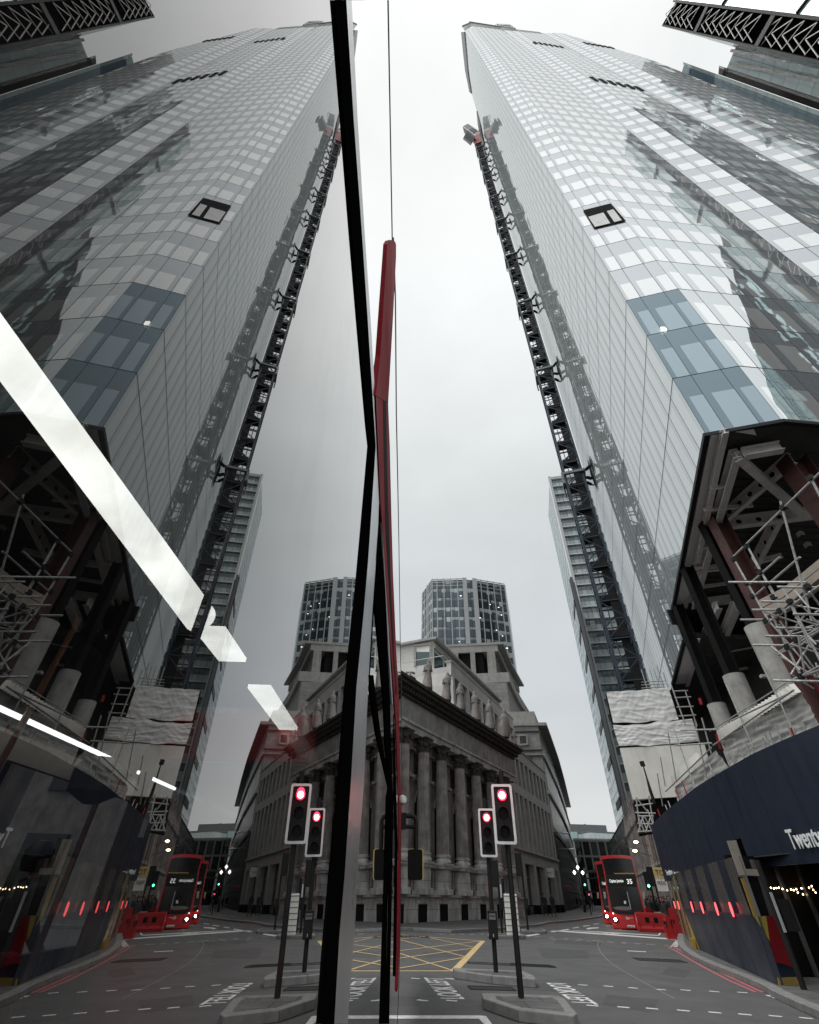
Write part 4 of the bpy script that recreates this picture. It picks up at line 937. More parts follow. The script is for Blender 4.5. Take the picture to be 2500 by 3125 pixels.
for k, y in enumerate((1460, 1146, 940, 797, 690, 617, 545, 503, 466)):
    x = 1445 + (1943 - 1445) * ((y - 430) / (2091 - 430)); z = ht(MC, (x, y))
    t_ = MB()
    for i in range(4): a, b = cor[i], cor[(i + 1) % 4]; t_.bar(cp_(a[0] * 1.25, a[1] * 1.25, z), cp_(b[0] * 1.25, b[1] * 1.25, z), .34, .5)
    t_.bar(cp_(-HW * 1.3, HW * 1.3, z - 2.2), cp_(-HW * 1.3, HW * 1.3, z + .2), .3); t_.bar(cp_(HW * 1.3, HW * 1.3, z - 2.2), cp_(HW * 1.3, HW * 1.3, z + .2), .2)
    tc_ = t_.build('tie_collar', M['grey_metal'], cr)
    for (a0, a1, dz) in ((-1.2, -2.6, 0), (0, .0, -1.0), (1.2, 2.6, 0)):
        s_ = MB(); p0 = cp_(a0, -HW * 1.2, z); p2 = cp_(a1, -2.95, z + dz); pm = p0.lerp(p2, .5)
        s_.tube([p0, p0.lerp(p2, .2), p0.lerp(p2, .25), p0.lerp(p2, .75), p0.lerp(p2, .8), p2], [.14, .14, .28, .28, .14, .14], 6); s_.build('tie_strut', M['black_metal'], tc_)
    s_ = MB(); s_.tube([cp_(0, -2.9, z - 3.6), cp_(0, -2.9, z), cp_(0, -2.9, z + 3.6)], [.02, .27, .02], 5); s_.tube([cp_(-2.4, -2.9, z - 2.2), cp_(-2.4, -2.9, z), cp_(-2.4, -2.9, z + 2.2)], [.02, .2, .02], 5); s_.build('wall_spike', M['black_metal'], tc_)
q = MB()
for k in range(5): q.bar(cp_(-2.6, 1.6, 0 + ht(MC, (1650, 800)) - 6 + k * 1.4), cp_(-1.2, 1.6, ht(MC, (1650, 800)) - 6 + k * 1.4), .07)
q.bar(cp_(-2.6, 1.6, ht(MC, (1650, 800)) - 6), cp_(-2.6, 1.6, ht(MC, (1650, 800)) - .4), .08); q.build('access_cage', M['grey_metal'], cr)
q = MB(); q.bar(cp_(0, 0, ZM - 1), cp_(0, 0, ZM + 16), 3.4, 3.4, up=(su.x, su.y, 0)); q.build('red_mast_head', M['crane_red'], cr)
q = MB(); q.bar(cp_(0, 0, ZM + 16), cp_(0, 0, ZM + 19), 4, 3, up=(su.x, su.y, 0)); MB().tube([cp_(-1.5, 2, ZM + 7), cp_(-5, 5, ZM + 8)], 2.2, 12).build('winch_drum', M['pale_metal'], cr); q.build('counterweight', M['pale_metal'], cr)  # counterweight and drum coloured pale to stand for mist
q = MB()
J0, J1 = cp_(0, 0, ZM + 20), cp_(9, 3.5, ZM + 95)
for k in range(22):
    a, b = J0.lerp(J1, k / 22), J0.lerp(J1, (k + 1) / 22)
    for i in range(4):
        o1_ = V((su.x, su.y, 0)) * (1.7 if i in (0, 1) else -1.7) + V((sn_.x, sn_.y, 0)) * (1.7 if i in (1, 2) else -1.7); o2_ = V((su.x, su.y, 0)) * (1.7 if i in (3, 0) else -1.7) + V((sn_.x, sn_.y, 0)) * (1.7 if i in (0, 1) else -1.7)
        q.bar(a + o1_, b + o1_, .3); q.bar(a + o1_, b + o2_, .2)
q.build('luffing_jib', M['pale_metal'], cr)  # mist is put into the jib's pale colour

# ================================================================== TOWERS AT THE UPPER RIGHT
def D2(s, D): a = az(s) * D; return V((a.x, a.y))
bA, bB = D2(4.24, 66), D2(8.5, 66.5); bC = D2(30, 68)
zt1 = H + 66 * ray(2019, 80).z / math.hypot(*ray(2019, 80).xy[:]); 
bt = thing('braced_tower', 'dark tower with rows of white zigzag braces hanging over the top right corner', 'building', (bA.x, bA.y, 0))
bdir = (bB - bA).normalized()
q = MB(); q.face([(*bA, 60), (*bB, 60), (*bB, zt1 * .985), (*bA, zt1)]); q.prism([bA, bB, bB + V((26, 2)), bA + V((26, 2))], 60, zt1 * .97); q.build('dark_wall', M['matte_black'], bt)
q = MB(); bn2 = V((-bdir.y, bdir.x)); bout = V((-1.0, 0))
def bw(f, z, o=.3): p = bA.lerp(bB, f) + bout * o; return V((p.x, p.y, z))
zz = 70; bay = 4.0; kk = 0; zstart = 70
q = MB(); fl = MB()
for f in (.04, .96): fl.bar(bw(f, 60, .45), bw(f, zt1 * .985, .45), .9, .35, up=(0, 1, 0))
while zz < zt1 - bay:
    if kk % 8 != 7:
        q.bar(bw(.13, zz), bw(.46, zz + bay * 1.55, .5), .15, .15); q.bar(bw(.46, zz + bay * 1.55, .5), bw(.88, zz + bay * .55), .15, .15); q.bar(bw(.10, zz + bay), bw(.88, zz + bay * .55), .12)
    else: fl.bar(bw(0, zz + 1, .5), bw(1, zz + 1, .5), .5, 1.6)
    zz += bay; kk += 1
q.build('zigzag_braces', M['galv'], bt); fl.build('frame', M['black_metal'], bt)
q = MB(); L_ = (bC - bB).length; q.face([(*bB, 60), (*bC, 60), (*bC, zt1 * .985), (*bB, zt1 * .985)], [(0, 0), (L_ / 3, 0), (L_ / 3, 60), (0, 60)]); q.build('glazing', M['pale_glass'], bt)
q = MB()
for f in (.25, .5, .75):
    z = 60 + (zt1 - 60) * f; MB().bar((*bB, z), (*bC, z), .8, .4).build('floor_frame', M['black_metal'], bt)

q = MB(); s1_ = D2(4.22, 67); s2_ = D2(3.95, 76); zz1 = zt1 * .93
q.face([(*s1_, 60), (*s2_, 60), (*s2_, zz1 * .86), (*s1_, zt1 * .98)], [(0, 0), (4, 0), (4, 40), (0, 40)]); q.build('side_glazing', M['dark_grid'], bt)
def topat(px, D): d = ray(*px); return H + D * d.z / math.hypot(d.x, d.y)
gA, gB, gC = D2(3.06, 78), D2(3.55, 77), D2(4.6, 76)
gt = thing('glass_clad_tower', 'tower clad in pale green glass panes between the braced tower and the brown strip', 'building', (gA.x, gA.y, 0))
z1_, z2_ = topat((2219, 207), 78), topat((2249, 158), 77)
q = MB(); L1, L2 = (gB - gA).length, (gC - gB).length
q.face([(*gA, 30), (*gC, 30), (*gC, z2_), (*gA, z1_)], [(0, 0), (2.2, 0), (2.2, (z2_ - 30) / 5.6), (0, (z1_ - 30) / 5.6)]); q.build('glazing', M['pale_glass'], gt)
q = MB(); p0, p1 = D2(3.25, 77.2), D2(3.9, 76.2)
for (fa_, za_, fb_, zb_) in ((.2, .98, .75, .45), (.6, .99, .95, .5)): 
    a = gA.lerp(gC, fa_); b = gA.lerp(gC, fb_); q.bar((a.x - .3, a.y, z1_ * za_), (b.x - .3, b.y, z1_ * zb_), .5, 1.2)
q.build('dark_brace', M['dark_stone'], gt)
q = MB(); hA = D2(2.80, 78.2); zb3 = topat((2191, 225), 78); q.face([(*hA, 30), (*gA, 30), (*gA, zb3 * 1.01), (*hA, zb3)], [(0, 0), (1, 0), (1, (zb3 - 30) / 3.2), (0, (zb3 - 30) / 3.2)]); q.prism([hA, gA, gA + V((10, 2)), hA + V((10, 2))], 30, zb3 - 2)
q.build('brown_panels', M['brown_panel'], gt)
st = thing('striped_tower', 'lower tower with a column of blue windows between pale green panes, beside the skyscraper edge', 'building', (hA.x, hA.y, 0))
iA, iB = D2(2.35, 79.5), hA + V((-.4, .0)); zi0, zi1 = topat((2080, 220), 79), topat((2095, 194), 79); iM = iA.lerp(iB, .80)
q = MB(); q.face([(*iA, 30), (*iM, 30), (*iM, zi1 * .995), (*iA, zi0)], [(0, 0), (1, 0), (1, (zi1 - 30) / 3.6), (0, (zi0 - 30) / 3.6)])
for i_ in range(1): pass
q.build('window_column', M['blue_window'], st)
q = MB(); q.face([(*iM, 30), (*iB, 30), (*iB, zi1), (*iM, zi1 * .995)], [(0, 0), (1, 0), (1, (zi1 - 30) / 5.5), (0, (zi1 - 30) / 5.5)]); q.build('glazing', M['pale_glass'], st)
# unseen towers, added and shaped for the mirror images in the skyscraper glass
ot = thing('mirror_image_tower', 'unseen dark green glass tower, added for its mirror image in the skyscraper panes', 'building', (80, -5, 0))
def wedge(par, pts, y, m, uw, vw, nm='glazing'):
    q = MB(); q.face([(x, y, z) for x, z in pts], [(x / uw, z / vw) for x, z in pts]); q.build(nm, m, par)
wedge(ot, [(54, 0), (97, 0), (97, 190), (54, 56)], -3, M['green_glass'], 2.4, 4.2)
wedge(ot, [(104, 0), (160, 0), (160, 455), (118, 284), (104, 150)], -3, M['green_glass'], 5.0, 9.0)
for x, h_ in ((68, 88), (80, 130), (92, 172), (106, 170), (119, 286), (132, 340), (146, 398), (158, 445)): q = MB(); q.box((x, -2.8, h_ / 2), (1.0, .5, h_)); q.build('rib', M['black_metal'], ot)
q = MB(); q.prism([(66, -3.1), (160, -3.1), (160, -20), (66, -20)], 0, 60); q.build('core', M['dark_stone'], ot)
ot2 = thing('mirror_image_tower', 'unseen dark wall with zigzag braces, added for the mirror image in the rightmost skyscraper panes', 'building', (140, 5, 0))
q = MB(); q.slab([(98, 7.9, 0), (170, 7.9, 0), (170, 7.9, 440), (150, 7.9, 436), (98, 7.9, 243)], (0, -6, 0)); q.build('wall', M['dark_stone'], ot2)
q = MB()
for k in range(60):
    for n_ in range(10):
        x, z = 99 + n_ * 7, 40 + k * 6.5
        if z + 9 < 243 + (x - 98) * 3.5 and z + 9 < 430: q.bar((x, 8.1, z), (x + 3.2, 8.1, z + 8), .45, .3); q.bar((x + 3.2, 8.1, z + 8), (x + 6.4, 8.1, z + 2), .45, .3)
q.build('zigzag_braces', M['steel_white'], ot2)
lb = thing('left_street_block', 'dark stone terrace across the pavement behind the parked bus', 'building', (-12, 0, 0))
q = MB(); q.prism([V((-10, -40)), V((-10, 14)), V((-26, 14)), V((-26, -40))], 0, 13); q.build('wall', M['old_stone'], lb)
for k in range(9):
    q = MB(); q.box((-9.96, -22 + k * 3.6, 1.9), (.12, 2.2, 2.4)); q.build('shop_window', M['dark_glass'], lb)
    q = MB(); q.box((-9.96, -22 + k * 3.6, 6.2), (.12, 1.4, 2.2)); q.build('window', M['dark_glass'], lb)
# ================================================================== SHEETED SCAFFOLD (middle distance)
sA, sB = (21.5, 46.6, 0), (31.5, 43.2, 0)
def sh(x, y, o=0.0): p = pl((x, y), sA, sB); return p + V((-.32, -.95, 0)) * o
wt = thing('sheeted_scaffold', 'scaffold wrapped in two bands of crumpled white plastic sheeting above a plain white hoarding panel', 'scaffold', tuple(pl((1990, 2440), sA, sB).xy) + (0,))
def crumple(name, c, m, nx=70, ny=34, amp=.16, sag=.0, parent=wt, fn=None, seed=0):
    fn = fn or sh; P = [fn(*p) for p in c]; n = (P[1] - P[0]).cross(P[3] - P[0]).normalized()
    if n.y > 0: n = -n
    q = MB(); G = []
    for j in range(ny + 1):
        r = []
        for i in range(nx + 1):
            u, v = i / nx, j / ny; p = P[0].lerp(P[1], u).lerp(P[3].lerp(P[2], u), v)
            d = amp * (.5 * noise.noise(V((u * 3 + seed, v * 1.2, seed))) + .22 * (1 - abs(noise.noise(V((u * 10 + v * 4, v * 1.6 - u * 1.5, seed + 4))))) ** 4 + .4 * (1 - abs(noise.noise(V((u * 3 - v * 3, v * 5, seed + 9))))) ** 5)
            d += amp * .12 * abs(sin(v * pi * 3)) ** .5
            p = p + n * d + V((0, 0, -sag * 4 * u * (1 - u) * (.3 + noise.noise(V((u * 4, v, seed)))))); r.append(p)
        G.append(r)
    for j in range(ny):
        for i in range(nx): q.face([G[j][i], G[j][i + 1], G[j + 1][i + 1], G[j + 1][i]])
    bm_o = q.build(name, m, parent)
    b = bmesh.new(); b.from_mesh(bm_o.data); bmesh.ops.remove_doubles(b, verts=b.verts, dist=.002); bmesh.ops.recalc_face_normals(b, faces=b.faces); b.to_mesh(bm_o.data); b.free()
    for p_ in bm_o.data.polygons: p_.use_smooth = True
    return bm_o
crumple('plastic_sheet', [(1850, 2112), (2040, 2099), (2071, 2196), (1872, 2207)], M['sheeting'], seed=1, sag=.25)
crumple('plastic_sheet', [(1870, 2213), (2112, 2194), (2136, 2262), (1889, 2276)], M['sheeting'], seed=5, sag=.35)
def quadslab(fn, c, name, m, par, th=.3, o=0.0): 
    P = [fn(*p) for p in c]; n = (P[1] - P[0]).cross(P[2] - P[0]).normalized(); n = n if n.y > 0 else -n
    return MB().slab([p + n * o for p in P], n * th).build(name, m, par)
quadslab(sh, [(1892, 2283), (2150, 2268), (2190, 2425), (1932, 2440)], 'white_panel', M['board_white'], wt, .3)
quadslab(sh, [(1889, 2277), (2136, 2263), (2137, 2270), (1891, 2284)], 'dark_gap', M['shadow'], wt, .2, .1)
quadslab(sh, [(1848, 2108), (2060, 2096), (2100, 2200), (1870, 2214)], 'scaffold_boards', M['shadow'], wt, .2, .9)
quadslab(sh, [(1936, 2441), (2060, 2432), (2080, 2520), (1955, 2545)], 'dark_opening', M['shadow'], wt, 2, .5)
def TUB(par, a, b, name='tube', r=.035, m='galv'):
    return MB().tube([a, b], r, 6).build(name, M[m], par, smooth=True)
rnd = random.Random(11)
for k in range(6):
    x = 1975 + k * 13; a = sh(x, 2100 + rnd.uniform(-2, 2)); TUB(wt, a, a + V((0, 0, rnd.uniform(1.0, 2.6))), 'standard', .05)
for k in range(3): TUB(wt, sh(1958, 2082 + k * 9), sh(2030, 2078 + k * 9), 'ledger', .045)
for a, b in (((2045, 2100), (2088, 2220)), ((2052, 2120), (2096, 2118)), ((2056, 2140), (2105, 2137)), ((2062, 2168), (2112, 2166)), ((2088, 2120), (2123, 2225)), ((2068, 2195), (2120, 2192))): TUB(wt, sh(*a, 1), sh(*b, 1), 'standard', .06)
ml_ = thing('scaffold_tower', 'open tube scaffold tower below the white hoarding panel, above the street', 'scaffold', tuple(sh(1965, 2540).xy) + (0,))
for a, b in (((1938, 2445), (1950, 2545)), ((1975, 2440), (1992, 2540)), ((1935, 2470), (1995, 2462)), ((1936, 2490), (1995, 2492)), ((1944, 2500), (1962, 2545)), ((1960, 2500), (1944, 2548)), ((1962, 2500), (1985, 2545)), ((1982, 2500), (1966, 2548)), ((1942, 2522), (1990, 2524)), ((1946, 2546), (1990, 2544)), ((1940, 2448), (1972, 2488)), ((1942, 2500), (1990, 2500))):
    TUB(ml_, sh(*a, 2), sh(*b, 2), 'tube', .06)
cm = thing('camera_pole', 'thin black pole with a small lamp head in front of the white hoarding panel', 'pole', tuple(sh(1985, 2440, 3).xy) + (4,))
q = MB(); q.tube([sh(1955, 2352, 3), sh(1966, 2390, 3), sh(1977, 2430, 3), sh(1990, 2470, 3)], [.05, .06, .12, .14], 6); q.build('pole', M['black_metal'], cm); q = MB(); q.tube([sh(1952, 2346, 3), sh(1957, 2360, 3)], .2, 8); q.build('lamp_head', M['black_metal'], cm)
# ================================================================== HOARDING + GANTRY
Wp = [g(x, y, PZ) for x, y in ((2085, 2853), (2122, 2892), (2375, 3006))]
Wp = [V((p.x, p.y)) for p in Wp]
hw = thing('site_hoarding', 'navy and grey site hoarding wall along the kerb with glossy upper panels', 'hoarding', (Wp[1].x, Wp[1].y, PZ))
def wl(x, y, o=0.0, i=1):
    a, b = Wp[i], Wp[i + 1]; p = pl((x, y), (*a, 0), (*b, 0)); n = (b - a).normalized(); n = V((n.y, -n.x, 0)); n = n if n.dot(p - CAM) < 0 else -n
    return p + n * o
WD = (Wp[2] - Wp[1]).normalized(); WN = V((WD.y, -WD.x)); WN = WN if WN.x < 0 else -WN; WL = (Wp[2] - Wp[1]).length
def wf(s, z, o=0.0): p = Wp[1] + WD * s + WN * o; return V((p.x, p.y, z))
WM = Matrix((V((*WD, 0)), V((*WN, 0)), V((0, 0, 1)))).transposed()
zsp = wl(2300, 2797).z
q = MB(); q.box(wf(WL / 2, (PZ + zsp) / 2, -.06), (WL, .12, zsp - PZ), WM); q.build('lower_panel', M['navy'], hw)
nst = 9; wds = [(k, (.55 if k % 2 else .9)) for k in range(nst)]; tot = sum(b for a, b in wds); s = 0
for k, wv in wds:
    ww = wv / tot * WL; q = MB(); q.box(wf(s + ww / 2, (zsp + 2.62) / 2, -.07 - .004 * k), (ww - .01, .1, 2.62 - zsp), WM); q.build('upper_panel', M['hoard_grey' if k % 2 == 0 else 'navy_gloss'], hw); s += ww
q = MB(); q.box(wf(WL / 2, zsp, 0.0), (WL, .02, .05), WM); q.build('rail', M['navy'], hw)
cols = ['hoard_grey', 'ochre', 'navy_gloss', 'hoard_grey', 'ochre', 'navy_gloss']; 
for k in range(6):
    a, b = Wp[0].lerp(Wp[1], k / 6), Wp[0].lerp(Wp[1], (k + 1) / 6 - .01); q = MB(); q.slab([(*a, PZ), (*b, PZ), (*b, 2.6), (*a, 2.6)], (.1, .05, 0)); q.build('far_panel', M[cols[k]], hw)
q = MB(); a, b = Wp[1] + WN * .015, Wp[1] + WD * 1.2 + WN * .015; q.face([(a.x, a.y, PZ + .02), (b.x, b.y, PZ + .02), (a.x, a.y, 1.3)]); q.build('yellow_triangle', M['yellow_panel'], hw)
q = MB(); c = wf(.5, .3, .1); q.box(wf(.5, .28, .12), (.7, .1, .3), WM); q.build('ochre_block', M['ochre'], hw)
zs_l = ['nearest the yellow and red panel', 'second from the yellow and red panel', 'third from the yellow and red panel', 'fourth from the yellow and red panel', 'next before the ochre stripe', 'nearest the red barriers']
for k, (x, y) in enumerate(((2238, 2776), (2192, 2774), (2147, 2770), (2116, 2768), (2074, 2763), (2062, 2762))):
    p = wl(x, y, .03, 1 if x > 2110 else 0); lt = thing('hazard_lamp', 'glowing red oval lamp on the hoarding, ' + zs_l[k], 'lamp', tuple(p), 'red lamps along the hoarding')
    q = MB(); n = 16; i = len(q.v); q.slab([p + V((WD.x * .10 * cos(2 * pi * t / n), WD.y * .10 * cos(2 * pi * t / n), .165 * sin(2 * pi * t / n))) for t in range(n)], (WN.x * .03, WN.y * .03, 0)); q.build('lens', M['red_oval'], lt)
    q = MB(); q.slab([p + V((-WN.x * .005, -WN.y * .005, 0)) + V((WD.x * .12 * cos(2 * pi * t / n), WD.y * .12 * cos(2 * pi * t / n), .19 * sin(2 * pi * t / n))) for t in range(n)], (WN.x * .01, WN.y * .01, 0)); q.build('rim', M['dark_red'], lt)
# painted end panel
e0, e1 = g(2375, 3006, PZ), g(2441, 3006, PZ); 
def ef_(x, y, o=0.0): return pl((x, y), e0, e1) + V((0, -o, 0))
ep = thing('painted_end_panel', 'hoarding end panel painted with a yellow triangle, crimson wedge and ochre foot', 'hoarding', tuple(e0))
c8 = lambda x, y: (2200 + x * .28986, 2500 + y * .28986)
def poly8(pts, name, m, o, par=ep): P = [ef_(*c8(*p), o) for p in pts]; return MB().slab(P, (0, .03, 0)).build(name, M[m], par)
poly8([(345, 1030), (550, 1015), (830, 1745), (605, 1748)], 'board', 'navy', 0.0)
poly8([(350, 1030), (470, 1020), (508, 1285)], 'yellow_triangle', 'yellow_panel', .035)
poly8([(472, 1020), (548, 1014), (748, 1560), (640, 1520), (540, 1512), (510, 1300)], 'crimson_wedge', 'crimson', .035)
poly8([(372, 1100), (505, 1290), (535, 1500), (470, 1350)], 'picture_area', 'cloth_grey', .035)
poly8([(590, 1668), (800, 1662), (832, 1745), (607, 1748)], 'ochre_foot', 'ochre', .04)
poly8([(190, 610), (400, 600), (548, 1014), (345, 1028)], 'dark_upper_panel', 'shadow', -.04)
poly8([(205, 620), (240, 618), (378, 1025), (345, 1028)], 'ochre_post', 'ochre', .03)
poly8([(385, 605), (425, 600), (550, 1012), (512, 1018)], 'brown_post', 'hoard_grey', .03)
poly8([(55, 230), (150, 225), (250, 525), (400, 530), (425, 600), (185, 590)], 'concrete_bracket', 'beige_concrete', .06)
# gantry
Gp = [g(x, y, 5.2) for x, y in ((1986, 2521), (2033, 2474), (2120, 2405), (2226, 2338), (2294, 2302), (2400, 2254), (2500, 2213))]
Gp = [V((p.x, p.y)) for p in Gp]; Gp.append(Gp[-1] + (Gp[-1] - Gp[-2]).normalized() * 9)
gn = thing('navy_gantry', 'deep navy fascia boarding of the overhead site gantry above the pavement', 'gantry', (Gp[2].x, Gp[2].y, 2.4))
def gz(k): return (2.50, 2.46, 2.36, 2.27)[k]
gi = 3; gstep = pl((2240, 2565), (*Gp[2], 0), (*Gp[3], 0)); gs2 = pl((2272, 2651), (*Gp[3], 0), (*Gp[4], 0))
def fascia(P, z0, z1, nm, m):
    for i in range(len(P) - 1):
        a, b = P[i], P[i + 1]; n = (b - a).normalized(); n = V((n.y, -n.x)) * -.08; n = n if n.x > 0 else -n
        MB().slab([(*a, z0[i]), (*b, z0[i + 1]), (*b, z1), (*a, z1)], (n.x, n.y, 0)).build(nm, M[m], gn)
g3 = V(pl((2247, 2683), (*Gp[2], 0), (*Gp[4], 0)).xy)
fascia([Gp[0], Gp[1], Gp[2], V(gstep.xy)], [2.5, 2.47, 2.36, 2.27], 5.2, 'fascia_panel', 'navy')
GS = V(gstep.xy); G4 = GS.lerp(Gp[4], .0); dirn = (Gp[4] - GS).normalized()
fascia([GS + dirn * .004, GS + dirn * .62], [3.3, 3.3], 5.2, 'fascia_panel', 'navy')
fascia([GS + dirn * .626, Gp[4], Gp[5], Gp[6], Gp[7]], [2.5, 2.48, 2.46, 2.45, 2.45], 5.2, 'fascia_panel', 'navy')
q = MB(); gb = [p + V((4.5, 0)) for p in Gp]; 
for i in range(len(Gp) - 1): q.prism([Gp[i] + V((.1, 0)), Gp[i + 1] + V((.1, 0)), gb[i + 1], gb[i]], 5.0, 5.1)
q.build('gantry_deck', M['deck'], gn)
ns_ = 0
for i in range(len(Gp) - 1):
    a, b = Gp[i], Gp[i + 1]; L = (b - a).length; n_ = V(((b - a).y, -(b - a).x)).normalized(); n_ = n_ if n_.x < 0 else -n_
    for k in range(1, int(L / 1.22) + 1):
        p = a + (b - a) * (k * 1.22 / L) + n_ * .0015; q = MB(); q.box((p.x, p.y, 3.87), (.004, .007, 2.6)); q.build('panel_seam', M['navy_gloss'], gn)
q = MB()
for i in range(2, len(Gp) - 1): q.prism([Gp[i] + V((.15, 0)), Gp[i + 1] + V((.15, 0)), gb[i + 1], gb[i]], 2.75, 2.82)
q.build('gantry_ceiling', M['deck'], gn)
def gtext(body, px0, px1, hgt_px, i, size=1.0, kk=1.0):
    A_, B_ = (*Gp[i], 0), (*Gp[i + 1], 0); a = pl(px0, A_, B_); b = pl(px1, A_, B_); d = (b - a); d.z = 0; d.normalize(); n = V((d.y, -d.x, 0)); n = n if n.x < 0 else -n
    if d.y > 0 and n.cross(V((0, 0, 1))).dot(d) > 0: pass
    t_ = pl((px0[0] - hgt_px * .3, px0[1] - hgt_px), A_, B_); sz = (t_.z - a.z)
    me = text_mesh(body, 1.0, .012, .012); xs = [v.co.x for v in me.vertices]; W = max(xs) - min(xs); wreal = (b - a).xy.length
    me.materials.clear(); me.materials.append(M['white_letter']); o3 = V(gn['_o'])
    for v in me.vertices: v.co = a + d * (v.co.x / W * wreal) + V((0, 0, v.co.y * sz / .73)) + n * (.015 + v.co.z) - o3
    o = bpy.data.objects.new('lettering', me); COL.objects.link(o); o.parent = gn
gtext('Twenty', (2421, 2592), (2520, 2578), 63, 5)
gtext('two', (2524, 2577), (2570, 2571), 62, 5)
gtext('Twentytwo', (2036, 2672), (2056, 2675), 17, 1)
gtext('bishopsgate', (2059, 2668), (2073, 2668), 6, 1)
ps = thing('support_post', 'dark leaning steel post standing on the pavement beside the painted end panel', 'post', tuple(g(2455, 3020, PZ)))
q = MB(); b_ = g(2455, 3020, PZ); q.tube([b_, b_ + V((0, 0, 2.38))], .065, 10); q.build('post', M['black_metal'], ps)
q = MB(); q.box(b_ + V((-.02, -.12, 1.35)), (.05, .04, .75)); q.build('pale_strip', M['pale_metal'], ps); q = MB(); q.box(b_ + V((.22, -.05, 1.3)), (.28, .16, .6)); q.build('control_box', M['black_metal'], ps)
wk = thing('covered_walkway', 'dark covered walkway behind the hoarding with glass doors and string lights', 'walkway', (12, 11, PZ))
q = MB(); q.slab([(12.6, 2, PZ), (13.4, 17.5, PZ), (13.4, 17.5, 2.75), (12.6, 2, 2.75)], (.2, 0, 0)); q.build('glass_wall', M['dark_glass'], wk)
for k in range(5): q = MB(); q.box((12.7 + k * .14, 4 + k * 2.9, 1.4), (.1, .16, 2.6)); q.build('door_frame', M['black_metal'], wk)
q = MB(); q.slab([(9.9, 17.3, PZ), (13.4, 17.9, PZ), (13.4, 17.9, 2.75), (9.9, 17.3, 2.75)], (0, .2, 0)); q.build('end_wall', M['shadow'], wk)
for x in (10.6, 11.25, 11.9): q = MB(); q.box((x, 17.3, 1.4), (.07, .12, 2.5)); q.build('door_frame', M['hoard_grey'], wk)
q = MB(); q.slab([(10.8, 2, 2.74), (13.4, 2, 2.74), (13.4, 17.5, 2.74), (10.8, 17.5, 2.74)], (0, 0, -.02)); q.build('ceiling', M['deck'], wk)
for px in ((2359, 2667), (2492, 2647)):
    p = g(px[0], px[1], 2.70); q = MB(); q.box(p, (.34, .10, .05)); q.build('strip_light', M['lamp_white'], wk)
for k, (x, y) in enumerate(((500, 728), (528, 722), (560, 730), (585, 726), (612, 722), (650, 735), (700, 750), (742, 742), (768, 748), (796, 738), (812, 772), (850, 728), (866, 792), (895, 702), (930, 722), (958, 706), (975, 745), (1000, 772))):
    p = pl(c8(x, y), (9.9, 17.05, 0), (13.4, 17.65, 0)); q = MB(); q.lathe(p, [(.004, -.02), (.02, 0), (.004, .02)], 6); q.build('string_bulb', M['warm_lamp'], wk)
q = MB(); q.tube([pl(c8(480 + k * 45, 716 + 8 * (k % 3)), (9.9, 17.06, 0), (13.4, 17.66, 0)) for k in range(14)], .006, 4); q.build('string_cable', M['black_metal'], wk)
# things on top of the gantry
gA2, gB2 = (15.6, 33.2, 0), (12.6, 15.0, 0)
def gp(x, y, o=0.0): return pl((x, y), gA2, gB2) + V((-1, .15, 0)) * o
tpn = thing('netted_scaffold', 'tube scaffold on the gantry with a white corrugated strip and grey debris netting', 'scaffold', tuple(gp(2300, 2200).xy) + (5.1,))
crumple('debris_net', [(2196, 2262), (2440, 2112), (2500, 2225), (2235, 2350)], M['net'], 60, 24, .16, .0, tpn, gp, 9)
crumple('debris_net', [(2055, 2405), (2180, 2290), (2228, 2352), (2070, 2475)], M['net'], 40, 20, .14, .0, tpn, gp, 12)
def corr(a, b, c, d, n):
    q = MB()
    for k in range(n):
        f0_, f1_, fm = k / n, (k + 1) / n, (k + .5) / n
        for (u, v, w0, w1) in ((f0_, fm, .0, .12), (fm, f1_, .12, .0)):
            P = [gp(a[0] + (b[0] - a[0]) * u, a[1] + (b[1] - a[1]) * u, w0), gp(a[0] + (b[0] - a[0]) * v, a[1] + (b[1] - a[1]) * v, w1), gp(d[0] + (c[0] - d[0]) * v, d[1] + (c[1] - d[1]) * v, w1), gp(d[0] + (c[0] - d[0]) * u, d[1] + (c[1] - d[1]) * u, w0)]
            q.face(P)
    return q.build('corrugated_strip', M['board_white'], tpn)
corr((2190, 2232), (2424, 2086), (2446, 2112), (2196, 2262), 22); corr((2052, 2372), (2130, 2296), (2140, 2318), (2056, 2400), 14)
rnd = random.Random(21)
zt_ = lambda x: 5.2
def up_tube(x0, y0, x1=None, y1=None, r=.03, o=.25, m='galv', par=tpn, nm='standard'):
    return TUB(par, gp(x0, y0, o), gp(x1, y1, o), nm, r, m)
up_tube(2352, 2030, 2482, 2300); up_tube(2232, 2078, 2322, 2280); up_tube(2134, 2178, 2176, 2380); up_tube(2054, 2235, 2080, 2385)
up_tube(2030, 2310, 2045, 2400); up_tube(2020, 2360, 2037, 2460); up_tube(2073, 2226, 2134, 2395); up_tube(2160, 2190, 2190, 2300)
up_tube(2252, 2200, 2430, 2118, r=.032, nm='ledger'); up_tube(2196, 2275, 2450, 2105, r=.03, nm='ledger'); up_tube(2046, 2416, 2190, 2282, r=.03, nm='ledger'); up_tube(2185, 2232, 2425, 2084, r=.02, nm='ledger'); up_tube(2095, 2228, 2210, 2226, r=.04, nm='ledger'); up_tube(2075, 2275, 2190, 2268, r=.04, nm='ledger')
